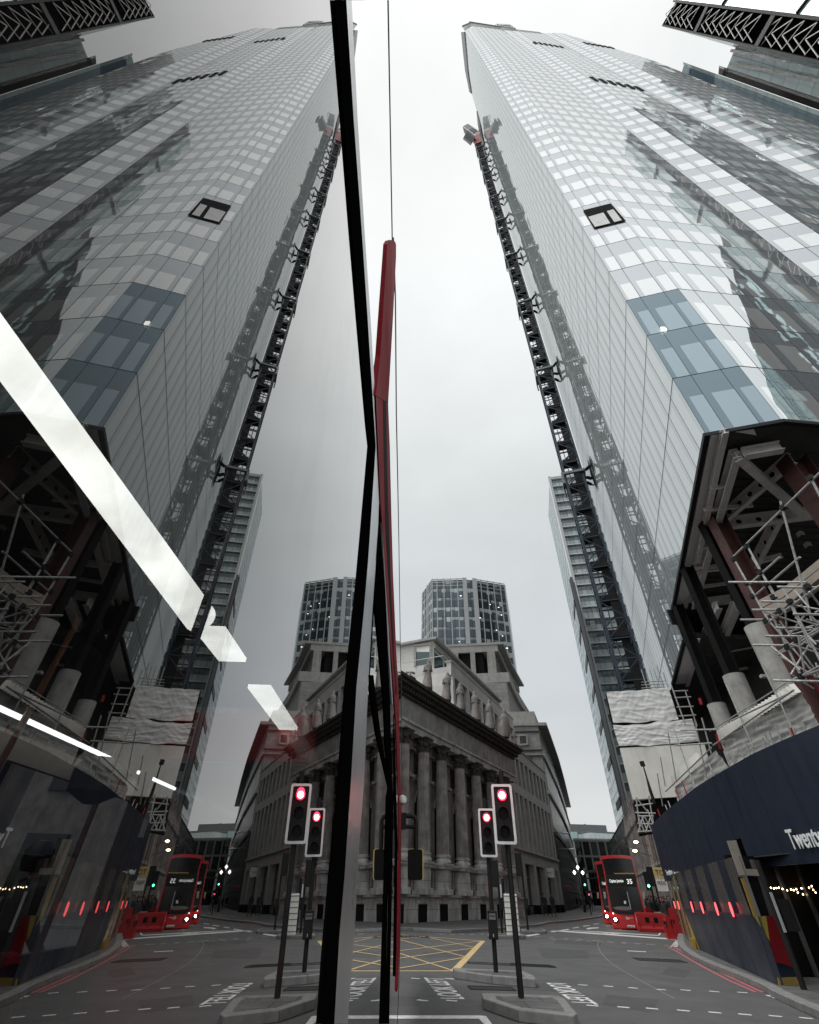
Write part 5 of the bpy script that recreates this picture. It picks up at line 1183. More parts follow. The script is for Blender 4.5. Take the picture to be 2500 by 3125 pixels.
for k in range(26):
    x = 1992 + k * 19.5 + rnd.uniform(-5, 5); yb = 2530 - (x - 1986) * .90 if x < 2060 else 2463 - (x - 2060) * .62 if x < 2226 else 2345 - (x - 2226) * .45
    L = rnd.uniform(12, 46); col = 'barrier_red' if rnd.random() < .22 else 'galv'
    up_tube(x - L * .40, yb - L, x + 3, yb + 8, r=.028, o=rnd.uniform(.2, .45), m=col, nm='tube_stub')
up_tube(2206, 2240, 2218, 2285, m='barrier_red', r=.04); up_tube(2153, 2130, 2159, 2150, m='barrier_red', r=.06)
# scaffold lattice at the right
lA, lB = (13.3, 24, 0), (12.6, 10, 0)
def lp_(x, y, o=0.0): return pl((x, y), lA, lB) + V((-1, .05, 0)) * o
ls = thing('tube_scaffold', 'dense lattice of galvanised scaffold tubes under the skyscraper at the right edge', 'scaffold', tuple(lp_(2400, 1900).xy) + (5.1,))
def lt_(a, b, r=.032, o0=0.0, o1=None, nm='brace', m='galv'): return TUB(ls, lp_(*a, o0), lp_(*b, o0 if o1 is None else o1), nm, r, m)
c6 = lambda x, y: (2200 + x * .1948, 1280 + y * .1948)
c7 = lambda x, y: (2200 + x * .2783, 1700 + y * .2783)
for a, b in ((c7(140, 10), c7(520, 690)), (c6(400, 1950), c7(680, 600)), (c6(935, 1280), c7(1000, 700)), (c6(1400, 890), (2520, 1545)), (c7(680, 330), c7(1100, 1150)), (c7(540, 590), c7(880, 1300)), (c7(750, 480), c7(1000, 1000)), (c7(345, 0), c7(610, 440))): lt_(a, b, .036, nm='standard')
for a, b in ((c6(200, 2150), c6(1560, 830)), (c7(320, 295), c7(650, 0)), (c7(380, 420), c7(870, 0)), (c7(500, 735), c7(1120, 290)), (c7(700, 1000), c7(1120, 760)), (c7(630, 1075), c7(1100, 800)), (c7(650, 1040), c7(960, 850)), (c7(880, 1310), c7(1120, 1180)), (c7(800, 1340), c7(1120, 1230))): lt_(a, b, .036, nm='ledger')
for a, b in ((c7(235, 275), c7(880, 275)), (c7(365, 688), c7(520, 688)), (c7(500, 580), c7(660, 580)), (c7(605, 488), c7(780, 492)), (c7(790, 328), c7(1000, 335)), (c7(508, 966), c7(680, 970)), (c7(650, 868), c7(830, 870)), (c7(770, 778), c7(940, 780)), (c7(970, 628), c7(1100, 632)), (c7(750, 1355), c7(1100, 1365))): lt_(a, b, .04, .5, -.2, 'transom')
rnd = random.Random(4)
brs = [(c7(425, 700), c7(880, 1300)), (c7(590, 740), c7(560, 960)), (c7(740, 640), c7(700, 860)), (c7(850, 600), c7(820, 780)), (c7(1060, 380), c7(1030, 620)), (c7(640, 1080), c7(900, 1290)), (c7(740, 1040), c7(770, 1340)), (c7(860, 930), c7(920, 1290)), (c7(960, 860), c7(1020, 1240)), (c7(560, 600), c7(720, 720)), (c7(680, 500), c7(850, 640)), (c7(860, 340), c7(1100, 560)), (c7(900, 960), c7(1100, 1120)), (c7(980, 860), c7(1100, 960)), (c7(740, 520), c7(1100, 600)), (c7(620, 700), c7(900, 1290)), (c7(700, 980), c7(1000, 1240)), (c7(880, 520), c7(1000, 760))]
for a, b in brs: lt_(a, b, .03, rnd.uniform(-.6, .5), rnd.uniform(-.6, .5))
for k in range(46):
    x = rnd.uniform(2352, 2500); y = rnd.uniform(1870, 2060) if x < 2420 else rnd.uniform(1800, 2060)
    dx, dy = rnd.choice(((28, 46), (34, -20), (40, 26), (6, 52), (-8, 40), (30, 55), (38, -24)))
    lt_((x, y), (x + dx, y + dy), rnd.choice((.026, .03)), -rnd.uniform(.2, 1.8), -rnd.uniform(.2, 1.8), nm='brace', m='barrier_red' if rnd.random() < .04 else 'galv')
cpl = MB()
for x, y in [c7(150, 25), c7(295, 285), c7(360, 430), c7(445, 165), c7(515, 295), c7(590, 440), c7(960, 325), c7(770, 490), c7(660, 590), c7(505, 700), c7(740, 985), c7(840, 910), c7(890, 1310), c6(415, 1990), c6(990, 1380), c6(1265, 1800), c6(1380, 1970), c6(1420, 915)]:
    cpl.box(lp_(x, y, .03), (.13, .16, .16))
cpl.build('couplers', M['black_metal'], ls)
pw = thing('concrete_parapet', 'curved beige concrete slab edge behind the scaffold lattice', 'parapet', tuple(pl((2400, 1830), (15, 24, 0), (14, 10, 0)).xy) + (5,))
def pf_(x, y): return pl((x, y), (14.8, 24, 0), (14.2, 10, 0))
for a in ([c7(400, 480), c7(700, 330), c7(1080, 20), c7(1080, 120), c7(680, 440), c7(440, 560)], [c7(445, 570), c7(700, 440), c7(1080, 130), c7(1080, 230), c7(690, 560), c7(490, 650)]):
    q = MB(); q.slab([pf_(*p) for p in a], (.5, 0, 0)); q.build('slab_edge', M['beige_concrete'], pw)
# far right-hand side of the street behind the hoarding
dk = thing('dark_ornate_building', 'dark soot black ornate building with a curved awning beyond the hoarding', 'building', (24, 55, 0))
RL = [V((23.2, 50)), V((25.5, 56)), V((34, 84)), V((47, 128))]
q = MB(); polywall(q, RL[::-1], 0, 11.5, 0, 3.2, 2.4); q.build('facade', M['dark_grid'], dk)
q = MB(); q.prism([tuple(p) for p in RL] + [(70, 128), (50, 52)], 11.2, 11.6); q.build('roof', M['dark_stone'], dk)
rnd = random.Random(8)
for k in range(16):
    a = RL[0].lerp(RL[2], k / 16) + V((-.3, .1)); q = MB(); q.lathe((a.x, a.y, 0), [(.22, 0), (.18, 4), (.28, 4.2), (.2, 4.5), (.15, 8.5), (.3, 8.8), (.1, 10.2), (.05, 11 + 2 * rnd.random())], 8, wob=.4); q.build('pilaster', M['old_stone'], dk)
q = MB(); c = pl((1962, 2600), (23.2, 50, 0), (25.5, 56, 0)); 
for k in range(7): q.tube([c + V((-.1 - 1.6 * sin(pi * k / 12), .3 * k - 1, 0)), c + V((-.1 - 1.6 * sin(pi * k / 12), .3 * k - 1, 1.6 * cos(pi * k / 14)))], .2, 8)
q.build('awning', M['black_metal'], dk)
for k, (x, y) in enumerate(((1941, 2570), (1938, 2597))):
    p = atd(x, y, 62); lm_ = thing('street_lamp', ('upper' if k == 0 else 'lower') + ' warm glowing street lamp on a long thin arm above the buses', 'street lamp', tuple(p), 'lit lamps over the street')
    MB().lathe(p, [(.02, -.12), (.22, -.03), (.2, .06), (.02, .12)], 10).build('lamp', M['warm_lamp'], lm_); MB().tube([p + V((-1.2, 0, .5)), p, p + V((3.5, .5, -.8))], .035, 5).build('arm', M['grey_metal'], lm_)
sb = thing('side_street_terrace', 'plain dark stone terrace on the side street, seen only through the parked bus windows', 'building', (-36, 32, 0))
q = MB(); q.prism([V((-11, 31)), V((-11, 48)), V((-90, 40)), V((-90, 24))], 0, 15); q.build('wall', M['old_stone'], sb)
for k in range(12):
    for z in (2.2, 6.8, 10.8):
        q = MB(); q.box((-14 - k * 5.2, 30.72 - k * .461, z), (2.2, .3, 2.6)); q.build('window', M['dark_glass'], sb)
# ================================================================== TRAFFIC SIGNALS
def signal(px_base, zb, head_top, px_head, nm_label, face=None, lit='red', small=False, box=False, dist=None):
    b = g(*px_base, zb) if dist is None else atd(*px_base, dist)
    if dist is not None: b.z = zb
    t = thing('traffic_signal', nm_label, 'traffic light', tuple(b), 'traffic lights at the junction')
    tocam = V((-b.x, -b.y, 0)).normalized(); rt_ = V((-tocam.y, tocam.x, 0)); Mx = Matrix((rt_, tocam, V((0, 0, 1)))).transposed()
    q = MB(); q.tube([b, b + V((0, 0, head_top + .28 - zb))], .057, 14); q.build('pole', M['black_metal'], t, smooth=True)
    hx = pl(px_head, tuple(b), tuple(b + rt_)); h = V((hx.x, hx.y, 0)) + V((0, 0, head_top - .57))
    fc = tocam
    q = MB(); P = []
    W, HH, r = .235, .57, .05
    def rr(W, HH, r, o): 
        out = []
        for (cx, cy, a0) in ((W - r, HH - r, 0), (-W + r, HH - r, 90), (-W + r, -HH + r, 180), (W - r, -HH + r, 270)):
            for k in range(5): a = radians(a0 + k * 22.5); out.append(h + rt_ * (cx + r * cos(a)) + V((0, 0, cy + r * sin(a))) + fc * o)
        return out
    o1, o2 = rr(W, HH, r, .12), rr(W - .052, HH - .052, r * .6, .12)
    for k in range(len(o1)): q.slab([o1[k], o1[(k + 1) % len(o1)], o2[(k + 1) % len(o1)], o2[k]], fc * .02)
    bd = q.build('white_border', M['white_letter'], t)
    q = MB(); q.slab(rr(W - .04, HH - .04, r * .6, .10), fc * .022); q.build('backboard', M['black_metal'], t)
    q = MB(); q.box(h + fc * -.02, (.24, .2, 1.0), Mx); q.build('housing', M['black_metal'], t)
    for i, zc in enumerate((.345, 0, -.345)):
        c = h + V((0, 0, zc)) + fc * .125
        disc = [c + rt_ * (.1 * cos(2 * pi * k / 24)) + V((0, 0, .1 * sin(2 * pi * k / 24))) for k in range(24)]
        on_ = i == 0
        if on_:
            lz = MB().slab(disc, fc * .02).build('red_lamp', M['red_lens'], t)
            MB().slab([c + fc * .022 + (p - c) * .72 for p in disc], fc * .006).build('lamp_core', M['red_core'], lz)
        else: lz = MB().slab(disc, fc * .02).build('dark_lamp', M['lens_dark'], t)
        q = MB()
        for k in range(-2, 14):
            a0, a1 = radians(k * 15), radians(k * 15 + 15)
            q.slab([c + rt_ * (.115 * cos(a0)) + V((0, 0, .115 * sin(a0))), c + rt_ * (.115 * cos(a1)) + V((0, 0, .115 * sin(a1))), c + rt_ * (.108 * cos(a1)) + V((0, 0, .108 * sin(a1))), c + rt_ * (.108 * cos(a0)) + V((0, 0, .108 * sin(a0)))], fc * .13)
        q.build('visor', M['black_metal'], lz)
    lt = bpy.data.lights.new('glow', 'POINT'); lt.energy = 1.8; lt.color = (1, .02, .05); lt.shadow_soft_size = .08
    lo = bpy.data.objects.new('lamp_light', lt); COL.objects.link(lo); lo.parent = t; lo.location = h + V((0, 0, .345)) + fc * .6 - V(t['_o'])
    if box:
        q = MB(); c = pl((1512, 2822), tuple(b), tuple(b + rt_)); c = V((b.x, b.y, c.z)) + fc * .1; q.box(c, (.24, .18, .56), Mx); bo = q.build('push_button_box', M['black_metal'], t, bevel=.02)
        q = MB(); q.box(c + fc * .095 + V((0, 0, .16)), (.17, .01, .12), Mx); q.build('display', M['grey_metal'], bo); q = MB(); q.box(c + fc * .095 + V((0, 0, .19)) - V((0, 0, .02)), (.15, .014, .02), Mx); q.build('display_line', M['black_metal'], bo)
        q = MB(); q.box(c + fc * .095 + V((0, 0, -.2)), (.02, .012, .06), Mx); q.build('keyhole', M['pale_metal'], bo)
    return t, b, h, tocam, rt_, Mx
signal((1591, 3044), .15, 3.60, (1540, 2514), 'near tall traffic light with white border, red lamp lit, on the front island')
signal((1514, 2966), .15, 3.55, (1490, 2565), 'second smaller looking red traffic light with push button box, left of the near one', box=True)
def backsignal(px, zb, head, lab, mat='black_metal', dist=None, top=3.5, lamp=None):
    b = g(*px, zb) if dist is None else atd(*px, dist)
    if dist is not None: b.z = 0
    t = thing('traffic_signal', lab, 'traffic light', tuple(b), 'traffic lights at the junction'); q = MB(); q.tube([b, b + V((0, 0, top))], .055, 10); q.build('pole', M['black_metal'], t)
    q = MB(); q.box(b + V((-.16, .0, top - .6)), (.38, .26, 1.15)); q.build('housing', M[mat], t, bevel=.03); MB().box(b + V((.05, 0, 1.15)), (.2, .16, .5)).build('push_button_box', M[mat], t, bevel=.02)
    if lamp:
        tocam = V((-b.x, -b.y, 0)).normalized(); q = MB(); c = b + V((-.16, 0, top - .6 + lamp[1])) + tocam * .2; q.lathe(c, [(.02, -.09), (.09, -.02), (.09, .02), (.02, .09)], 12); q.build('lamp', M[lamp[0]], t)
    return t
backsignal((1612, 2838), .12, None, 'black unlit traffic signal seen from behind at the bank corner with a small white label', top=3.6)
backsignal((1533, 2849), .12, None, 'slim dark signal pole on the far island behind the second red light', top=3.0)
backsignal((2000, 2760), 0, None, 'green traffic light on the right beyond the barriers', dist=50, top=3.4, lamp=('green_small', -.3))
backsignal((2015, 2760), 0, None, 'dark square backed signal head beside the right green light', dist=47, top=3.6)
backsignal((1803, 2780), 0, None, 'green traffic light on the left pavement before the second bus', dist=75, top=3.6, lamp=('green_small', -.1))
backsignal((1796, 2770), 0, None, 'distant traffic light showing red on the left pavement', dist=115, top=3.6, lamp=('red_small', .3))
backsignal((1809, 2775), 0, None, 'distant low red signal lamp nearest the second bus', dist=95, top=2.6, lamp=('red_small', .1))
bo_ = g(1547, 2847, .12); t = thing('marker_post', 'thin black marker post with a white reflective band on the far island', 'post', tuple(bo_)); MB().tube([bo_, bo_ + V((0, 0, 2.2))], .07, 8).build('post', M['black_metal'], t); MB().box(bo_ + V((-.14, -.02, 1.55)), (.06, .06, .8)).build('reflective_band', M['white_letter'], t)
bb = g(1568, 2856, .12); t = thing('banded_bollard', 'square white bollard with thin grey bands on the far island, behind the near pole', 'bollard', tuple(bb))
q = MB(); q.box(bb + V((0, 0, .78)), (.62, .3, 1.56)); q.build('body', M['board_white'], t, bevel=.03)
q = MB()
for k in range(7): q.box(bb + V((0, 0, .15 + k * .22)), (.635, .315, .03))
q.build('bands', M['grey_metal'], t)
for k in range(14):
    p = V((24.2, 85.5)).lerp(V((38.5, 132)), k / 13) + V((1.6, -.5)); t = thing('bollard', 'black street bollard in the row along the dark arcade', 'bollard', (p.x, p.y, PZ), 'bollards along the dark arcade')
    MB().lathe((p.x, p.y, PZ), [(.16, 0), (.16, .1), (.11, .2), (.10, .85), (.15, .9), (.12, 1.05), (.02, 1.12)], 10).build('post', M['black_metal'], t, smooth=True)
    MB().lathe((p.x, p.y, PZ + .7), [(.115, 0), (.115, .08)], 10).build('red_band', M['barrier_red'], t)
p = atd(1772, 2700, 88); p.z = PZ; lt = thing('ornate_street_lamp', 'ornate lamp post with a cluster of glowing globes on the left pavement', 'street lamp', tuple(p))
zt5 = atd(1770, 2650, 88).z; MB().lathe(p, [(.2, 0), (.16, .8), (.08, 1), (.06, zt5 - .6), (.12, zt5 - .5)], 10).build('post', M['black_metal'], lt)
for dx, dz in ((0, .3), (-.6, -.3), (.6, -.3)): MB().lathe(V((p.x + dx, p.y, zt5 + dz - .2)), [(.03, -.25), (.24, 0), (.03, .25)], 12).build('globe', M['lamp_white'], lt); 
MB().tube([V((p.x - .6, p.y, zt5 - .8)), V((p.x, p.y, zt5 - .9)), V((p.x + .6, p.y, zt5 - .8))], .04, 6).build('arms', M['black_metal'], lt)
for k, (x, y) in enumerate(((1728, 2543), (1746, 2592))):
    p = atd(x, y, 92); lt = thing('wall_lantern', ('higher' if k == 0 else 'lower') + ' white bracket lantern projecting from the curving stone building', 'lamp', tuple(p), 'bracket lanterns over the left pavement')
    MB().lathe(p, [(.1, -.12), (.75, 0), (.1, .12)], 10, sy=.5).build('lamp_head', M['white_letter'], lt); MB().tube([p + V((-2.6, .6, .1)), p], .06, 6).build('arm', M['grey_metal'], lt)
sp = atd(2017, 2683, 44); t = thing('yellow_notice', 'yellow and white pedestrian notice board fixed above the right pavement', 'sign', tuple(sp)); MB().box(sp, (.7, .06, 1.3)).build('board', M['board_white'], t); MB().box(sp + V((0, -.04, .35)), (.8, .02, .6)).build('yellow_header', M['sign_yellow'], t)
text_obj('lettering', 'TO', .42, M['cloth_dark'], Matrix.Translation(sp + V((-.28, -.06, .2))) @ Matrix.Rotation(pi / 2, 4, 'X'), t, .003)
text_obj('lettering', 'PEDS', .26, M['cloth_dark'], Matrix.Translation(sp + V((-.34, -.06, -.3))) @ Matrix.Rotation(pi / 2, 4, 'X'), t, .003); MB().tube([sp + V((.3, .05, -4)), sp + V((.3, .05, .9))], .05, 6).build('post', M['grey_metal'], t)
# ================================================================== BARRIERS
def barrier(c, ang, m, lab, L=1.6, hgt=1.0):
    t = thing('road_barrier', lab, 'barrier', tuple(c), 'plastic barriers beside the hoarding'); Mx = Matrix.Rotation(ang, 3, 'Z')
    def wp(x, y, z): return V(c) + Mx @ V((x, y, z))
    q = MB(); n = 9
    prof = [(.24, 0), (.24, .18), (.15, .32), (.11, .9), (.08, hgt)]
    for i in range(len(prof) - 1):
        (a, z0), (b, z1) = prof[i], prof[i + 1]
        P = lambda s, x, z, w: wp(s * L / 2, x * w, z)
        q.face([P(-1, -1, z0, a), P(1, -1, z0, a), P(1, -1, z1, b), P(-1, -1, z1, b)]); q.face([P(1, 1, z0, a), P(-1, 1, z0, a), P(-1, 1, z1, b), P(1, 1, z1, b)])
        q.face([P(1, -1, z0, a), P(1, 1, z0, a), P(1, 1, z1, b), P(1, -1, z1, b)]); q.face([P(-1, 1, z0, a), P(-1, -1, z0, a), P(-1, -1, z1, b), P(-1, 1, z1, b)])
    q.face([wp(-L / 2, -.08, hgt), wp(L / 2, -.08, hgt), wp(L / 2, .08, hgt), wp(-L / 2, .08, hgt)]); q.build('body', M[m], t, bevel=.015)
    for sx in (-.28, .28):
        q = MB()
        for sd in (-1, 1): q.box(wp(sx, sd * .135, .62), (.26, .04, .26), Mx)
        q.build('recess', M['shadow'], t)
    for sx in (-.45, 0, .45): q = MB(); q.box(wp(sx * L, 0, .3), (.07, .44, .5), Mx); q.build('moulded_rib', M[m], t)
    return t
barrier(g(1996, 2846), -.12, 'barrier_red', 'large red plastic barrier directly right of the leading bus', 1.9)
barrier(g(2050, 2840), -.05, 'barrier_white', 'white plastic barrier between the red barriers near the hoarding', 1.9)
barrier(g(1998, 2822), -.12, 'barrier_red', 'red plastic barrier in the back row beside the bus', 2.1, 1.1)
barrier(g(2040, 2822), -.12, 'barrier_white', 'white plastic barrier in the back row before the crowd', 2.3, 1.1)
barrier(g(2050, 2866), 1.3, 'barrier_red', 'upright red barrier end nearest the kerb corner', .8, 1.0)
barrier(g(2071, 2856), 1.4, 'barrier_red', 'red barrier end pressed against the hoarding corner', 1.0, 1.3)
# ================================================================== DOUBLE-DECKER BUSES
FL = g(1871, 2836); ax = V((.33, .944, 0)).normalized(); fe = V((.944, -.33, 0))
bus_ = thing('double_decker_bus', 'leading red double-decker bus, headlights on, destination Clapham Junction 35', 'bus', tuple(FL), 'red double-decker buses coming down the street')
def f8(x, y, o=0.0):
    px = (1700 + x / 3.45, 2500 + y / 3.45); return pl(px, tuple(FL), tuple(FL + fe)) - ax * o
def fpoly(pts, name, m, o, th=.02, par=bus_, bevel=0): return MB().slab([f8(*p, o) for p in pts], ax * th).build(name, M[m], par, bevel=bevel)
out = [(455, 400), (470, 388), (540, 380), (620, 376), (700, 379), (775, 388), (790, 398), (822, 520), (850, 660), (885, 790), (925, 930), (955, 1040), (972, 1110), (968, 1150), (950, 1158), (620, 1152), (592, 1140), (572, 1080), (558, 1000), (545, 900), (525, 760), (500, 600), (478, 480)]
q = MB().slab([f8(*p) for p in out], ax * 10.2); bd = q.build('body', M['bus_red'], bus_)
wsu = [(476, 424), (560, 414), (640, 411), (720, 414), (786, 426), (824, 582), (514, 586)]
fpoly(wsu, 'upper_windscreen', 'dark_glass', .03, .03)
fpoly([(508, 588), (826, 584), (848, 716), (532, 718)], 'destination_surround', 'black_metal', .035, .03)
fpoly([(530, 722), (850, 718), (880, 830), (906, 940), (880, 962), (745, 968), (610, 955), (575, 935), (556, 840)], 'lower_windscreen', 'dark_glass', .03, .03)
fpoly([(574, 942), (620, 962), (745, 974), (880, 968), (910, 944), (918, 985), (860, 1002), (745, 1006), (640, 1000), (590, 985)], 'black_band', 'black_metal', .04, .03)
fpoly([(600, 568), (812, 566), (814, 576), (602, 578)], 'handrail', 'ochre', .05, .02)
fpoly([(590, 932), (640, 920), (760, 918), (790, 950), (745, 962), (620, 950)], 'dashboard', 'grey_metal', .05, .01)
fpoly([(705, 860), (728, 860), (730, 892), (707, 892)], 'notice', 'board_white', .05, .01)
fpoly([(735, 765), (741, 765), (783, 950), (776, 950)], 'cab_screen', 'pale_metal', .045, .01)
pt = fpoly([(740, 1116), (820, 1119), (820, 1142), (742, 1139)], 'number_plate', 'white_letter', .03, .02)
def ftext(body, p0, p1, hpx, m, o, parent=bus_):
    a, b = f8(*p0, o), f8(*p1, o); hz = (f8(p0[0] - 4, p0[1] - hpx, o).z - a.z); me = text_mesh(body, 1, .004, .012); xs = [v.co.x for v in me.vertices]; W = max(xs) - min(xs); x0 = min(xs)
    d = (b - a); L = d.length; d.normalize(); me.materials.clear(); me.materials.append(M[m]); o3 = V(bus_['_o'])
    for v in me.vertices: v.co = a + d * ((v.co.x - x0) / W * L) + V((0, 0, v.co.y / .73 * hz)) - ax * v.co.z - o3
    ob = bpy.data.objects.new('lettering', me); COL.objects.link(ob); ob.parent = parent; return ob
ftext('Clapham Junction', (556, 666), (702, 664), 32, 'screen_white', .06); ftext('35', (742, 680), (796, 680), 50, 'screen_white', .06)
ftext('BV66 VGO', (746, 1137), (816, 1139), 15, 'black_metal', .05)
ftext('Go', (728, 1055), (766, 1055), 30, 'white_letter', .05); ftext('Ahead', (768, 1042), (798, 1044), 9, 'white_letter', .05)
for k, (x, y) in enumerate(((612, 1058), (918, 1062))):
    s = 1 if k else -1
    hd = fpoly([(x - 34, y - 22), (x + 6, y - 30), (x + 36, y - 8), (x + 40, y + 26), (x + 20, y + 32), (x - 22, y + 20)], 'headlight', 'dark_glass', .04, .04)
    c = f8(x - 4 * s, y - 2, .08); MB().lathe(c, [(.02, -.09), (.085, -.03), (.085, .03), (.02, .09)], 12).build('bulb', M['headlight'], hd)
    c = f8(x + 14, y + 14, .08); MB().lathe(c, [(.01, -.05), (.05, 0), (.01, .05)], 10).build('fog_lamp', M['pale_metal'], hd)
for x, y in ((592, 992), (908, 1002)): c = f8(x, y, .06); MB().lathe(c, [(.01, -.05), (.055, 0), (.01, .05)], 10).build('marker_lamp', M['office_light'], bus_)
fpoly([(872, 1118), (890, 1119), (890, 1140), (873, 1139)], 'access_badge', 'crane_blue', .03, .02); fpoly([(894, 1119), (912, 1120), (913, 1141), (896, 1140)], 'access_badge', 'crane_blue', .03, .02)
for x0 in (488, 898):
    ar = fpoly([(x0, 765), (x0 + 26, 768), (x0 + 32, 838), (x0 + 10, 838)], 'wing_mirror', 'beige_concrete', .35, .08, bevel=.02)
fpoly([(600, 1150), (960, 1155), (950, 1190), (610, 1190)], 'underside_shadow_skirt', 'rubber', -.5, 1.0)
for sx in (.35, 2.3):
    for dy in (2.2, 8.2):
        c = FL + fe * sx + ax * dy; q = MB()
        q.tube([c + V((0, 0, .48)) - fe * .15, c + V((0, 0, .48)) + fe * .15], .48, 20); q.build('wheel', M['rubber'], bus_)
# side windows (both sides) follow the body edge
for sd, (xa, ya, xb, yb, xc, yc, xd, yd) in ((-1, (482, 470, 505, 590, 0, 0, 0, 0)), (1, (798, 440, 826, 580, 0, 0, 0, 0))):
    P = [f8(xa, ya) + ax * .9 + fe * .02 * sd, f8(xb, yb) + ax * .9 + fe * .02 * sd]; q = MB(); q.slab([P[0], P[1], P[1] + ax * 8.6, P[0] + ax * 8.6], fe * .03 * sd); q.build('side_window', M['dark_glass'], bus_)
km = kid_map(); b2 = copy_tree(bus_, km); FL2 = g(1846, 2822)
b2.location = (FL2.x, FL2.y + .0, 0); b2['label'] = 'second red double-decker bus mostly hidden behind the leading one'
# ================================================================== PEOPLE
def person_mesh(stride=.25, bag=False):
    me = bpy.data.meshes.new('body'); J = {}
    pts = [('pel', (0, 0, .95), .15), ('wst', (0, 0, 1.1), .14), ('chs', (0, -.01, 1.32), .17), ('nkb', (0, 0, 1.47), .08), ('nk', (0, -.01, 1.54), .055), ('hd', (0, -.03, 1.64), .095), ('top', (0, -.02, 1.73), .075)]
    for s, sg in (('l', 1), ('r', -1)):
        f = stride * sg
        pts += [(s + 'hip', (.10 * sg, 0, .90), .10), (s + 'kn', (.10 * sg, -f * .55 - .03, .50), .07), (s + 'an', (.10 * sg, -f + (.12 if f < 0 else 0), .09), .045), (s + 'to', (.11 * sg, -f - .14, .04), .04),
                (s + 'sh', (.19 * sg, 0, 1.42), .075), (s + 'el', (.25 * sg, f * .4 + .02, 1.15), .055), (s + 'wr', (.24 * sg, f * .7 - .10, .93), .038), (s + 'hn', (.23 * sg, f * .7 - .15, .84), .03)]
    idx = {p[0]: i for i, p in enumerate(pts)}
    E_ = [('pel', 'wst'), ('wst', 'chs'), ('chs', 'nkb'), ('nkb', 'nk'), ('nk', 'hd'), ('hd', 'top')]
    for s in 'lr': E_ += [('pel', s + 'hip'), (s + 'hip', s + 'kn'), (s + 'kn', s + 'an'), (s + 'an', s + 'to'), ('chs', s + 'sh'), (s + 'sh', s + 'el'), (s + 'el', s + 'wr'), (s + 'wr', s + 'hn')]
    me.from_pydata([p[1] for p in pts], [(idx[a], idx[b]) for a, b in E_], [])
    o = bpy.data.objects.new('t', me); COL.objects.link(o)
    sk = o.modifiers.new('s', 'SKIN'); sv = me.skin_vertices[0].data
    for i, p in enumerate(pts): sv[i].radius = (p[2], p[2] * (.8 if p[0] in ('chs', 'pel', 'wst') else 1)); sv[i].use_root = (i == 0)
    sb = o.modifiers.new('b', 'SUBSURF'); sb.levels = 1
    bpy.context.view_layer.update(); m2 = bpy.data.meshes.new_from_object(o.evaluated_get(bpy.context.evaluated_depsgraph_get())); bpy.data.objects.remove(o)
    for p in m2.polygons: p.use_smooth = True
    return m2
def make_person(coat, trousers, stride, hairlen, coatlen):
    r = bpy.data.objects.new('person', None); COL.objects.link(r)
    m = person_mesh(stride); m.materials.clear()
    for k in ('skin', coat, trousers): m.materials.append(M[k])
    for p in m.polygons:
        c = p.center; p.material_index = 0 if (c.z > 1.50 or (abs(c.x) > .17 and c.z < .93 and c.z > .75)) else (1 if c.z > .93 else 2)
    b = bpy.data.objects.new('body', m); COL.objects.link(b); b.parent = r
    q = MB().lathe((0, .0, 0), [(.10, 1.56), (.125, 1.64), (.125, 1.72), (.07, 1.79), (.01, 1.80)] if not hairlen else [(.10, 1.38), (.13, 1.5), (.13, 1.66), (.125, 1.74), (.07, 1.80), (.01, 1.81)], 12, sx=.85, sy=1)
    for v in q.v: v.y += .035
    q.build('hair', M['hair'], r, smooth=True)
    q = MB().lathe((0, 0, 0), [(.26, coatlen), (.23, 1.0), (.2, 1.12), (.235, 1.35), (.19, 1.46), (.08, 1.52)], 14, sy=.68, wob=.12); q.build('coat', M[coat], r, smooth=True)
    return r
protos = [make_person('cloth_dark', 'cloth_dark', .30, False, .78), make_person('cloth_dark', 'cloth_grey', .22, True, .62), make_person('cloth_grey', 'cloth_dark', .05, False, .85)]
ppl = [(0, g(1667, 2797, PZ), 0, 'tall person in a dark jacket walking past the office block shop window'),
       (1, g(1692, 2799, PZ), .1, 'person in a long dark open coat walking right beside the taller walker'),
       (0, g(1790, 2785, PZ), .2, 'person in black walking alone across the wide left pavement'),
       (2, g(1776, 2776, PZ), .0, 'person in dark clothes standing behind the lone walker by the bollards'),
       (1, g(1765, 2773, PZ), -.3, 'distant person in dark coat near the arcade bollards'),
       (2, g(1802, 2773, PZ), .4, 'distant person beside the green traffic light pole'),
       (0, g(1812, 2772, PZ), .2, 'distant person just left of the second bus')]
first = {}
km = kid_map()
def put(k, p, rz, lab, grp):
    if k not in first: o = protos[k]; first[k] = 1
    else: o = copy_tree(protos[k], km)
    o.location = p; o.rotation_euler = (0, 0, rz); tag(o, lab, 'person', grp); return o
for k, p, rz, lab in ppl: put(k, p, rz, lab, 'pedestrians on the left pavement')
rnd = random.Random(31)
for k in range(20):
    f = k / 19; p = V((18.6, 42.2, PZ)).lerp(V((25.2, 62, PZ)), f) + V((rnd.uniform(-.3, .9), rnd.uniform(-.5, .5), 0))
    o = put(rnd.randrange(3), p, rnd.uniform(-.8, .8), 'dark clothed person in the crowd behind the barriers', 'crowd behind the barriers'); s = rnd.uniform(.93, 1.05); o.scale = (s, s, s)
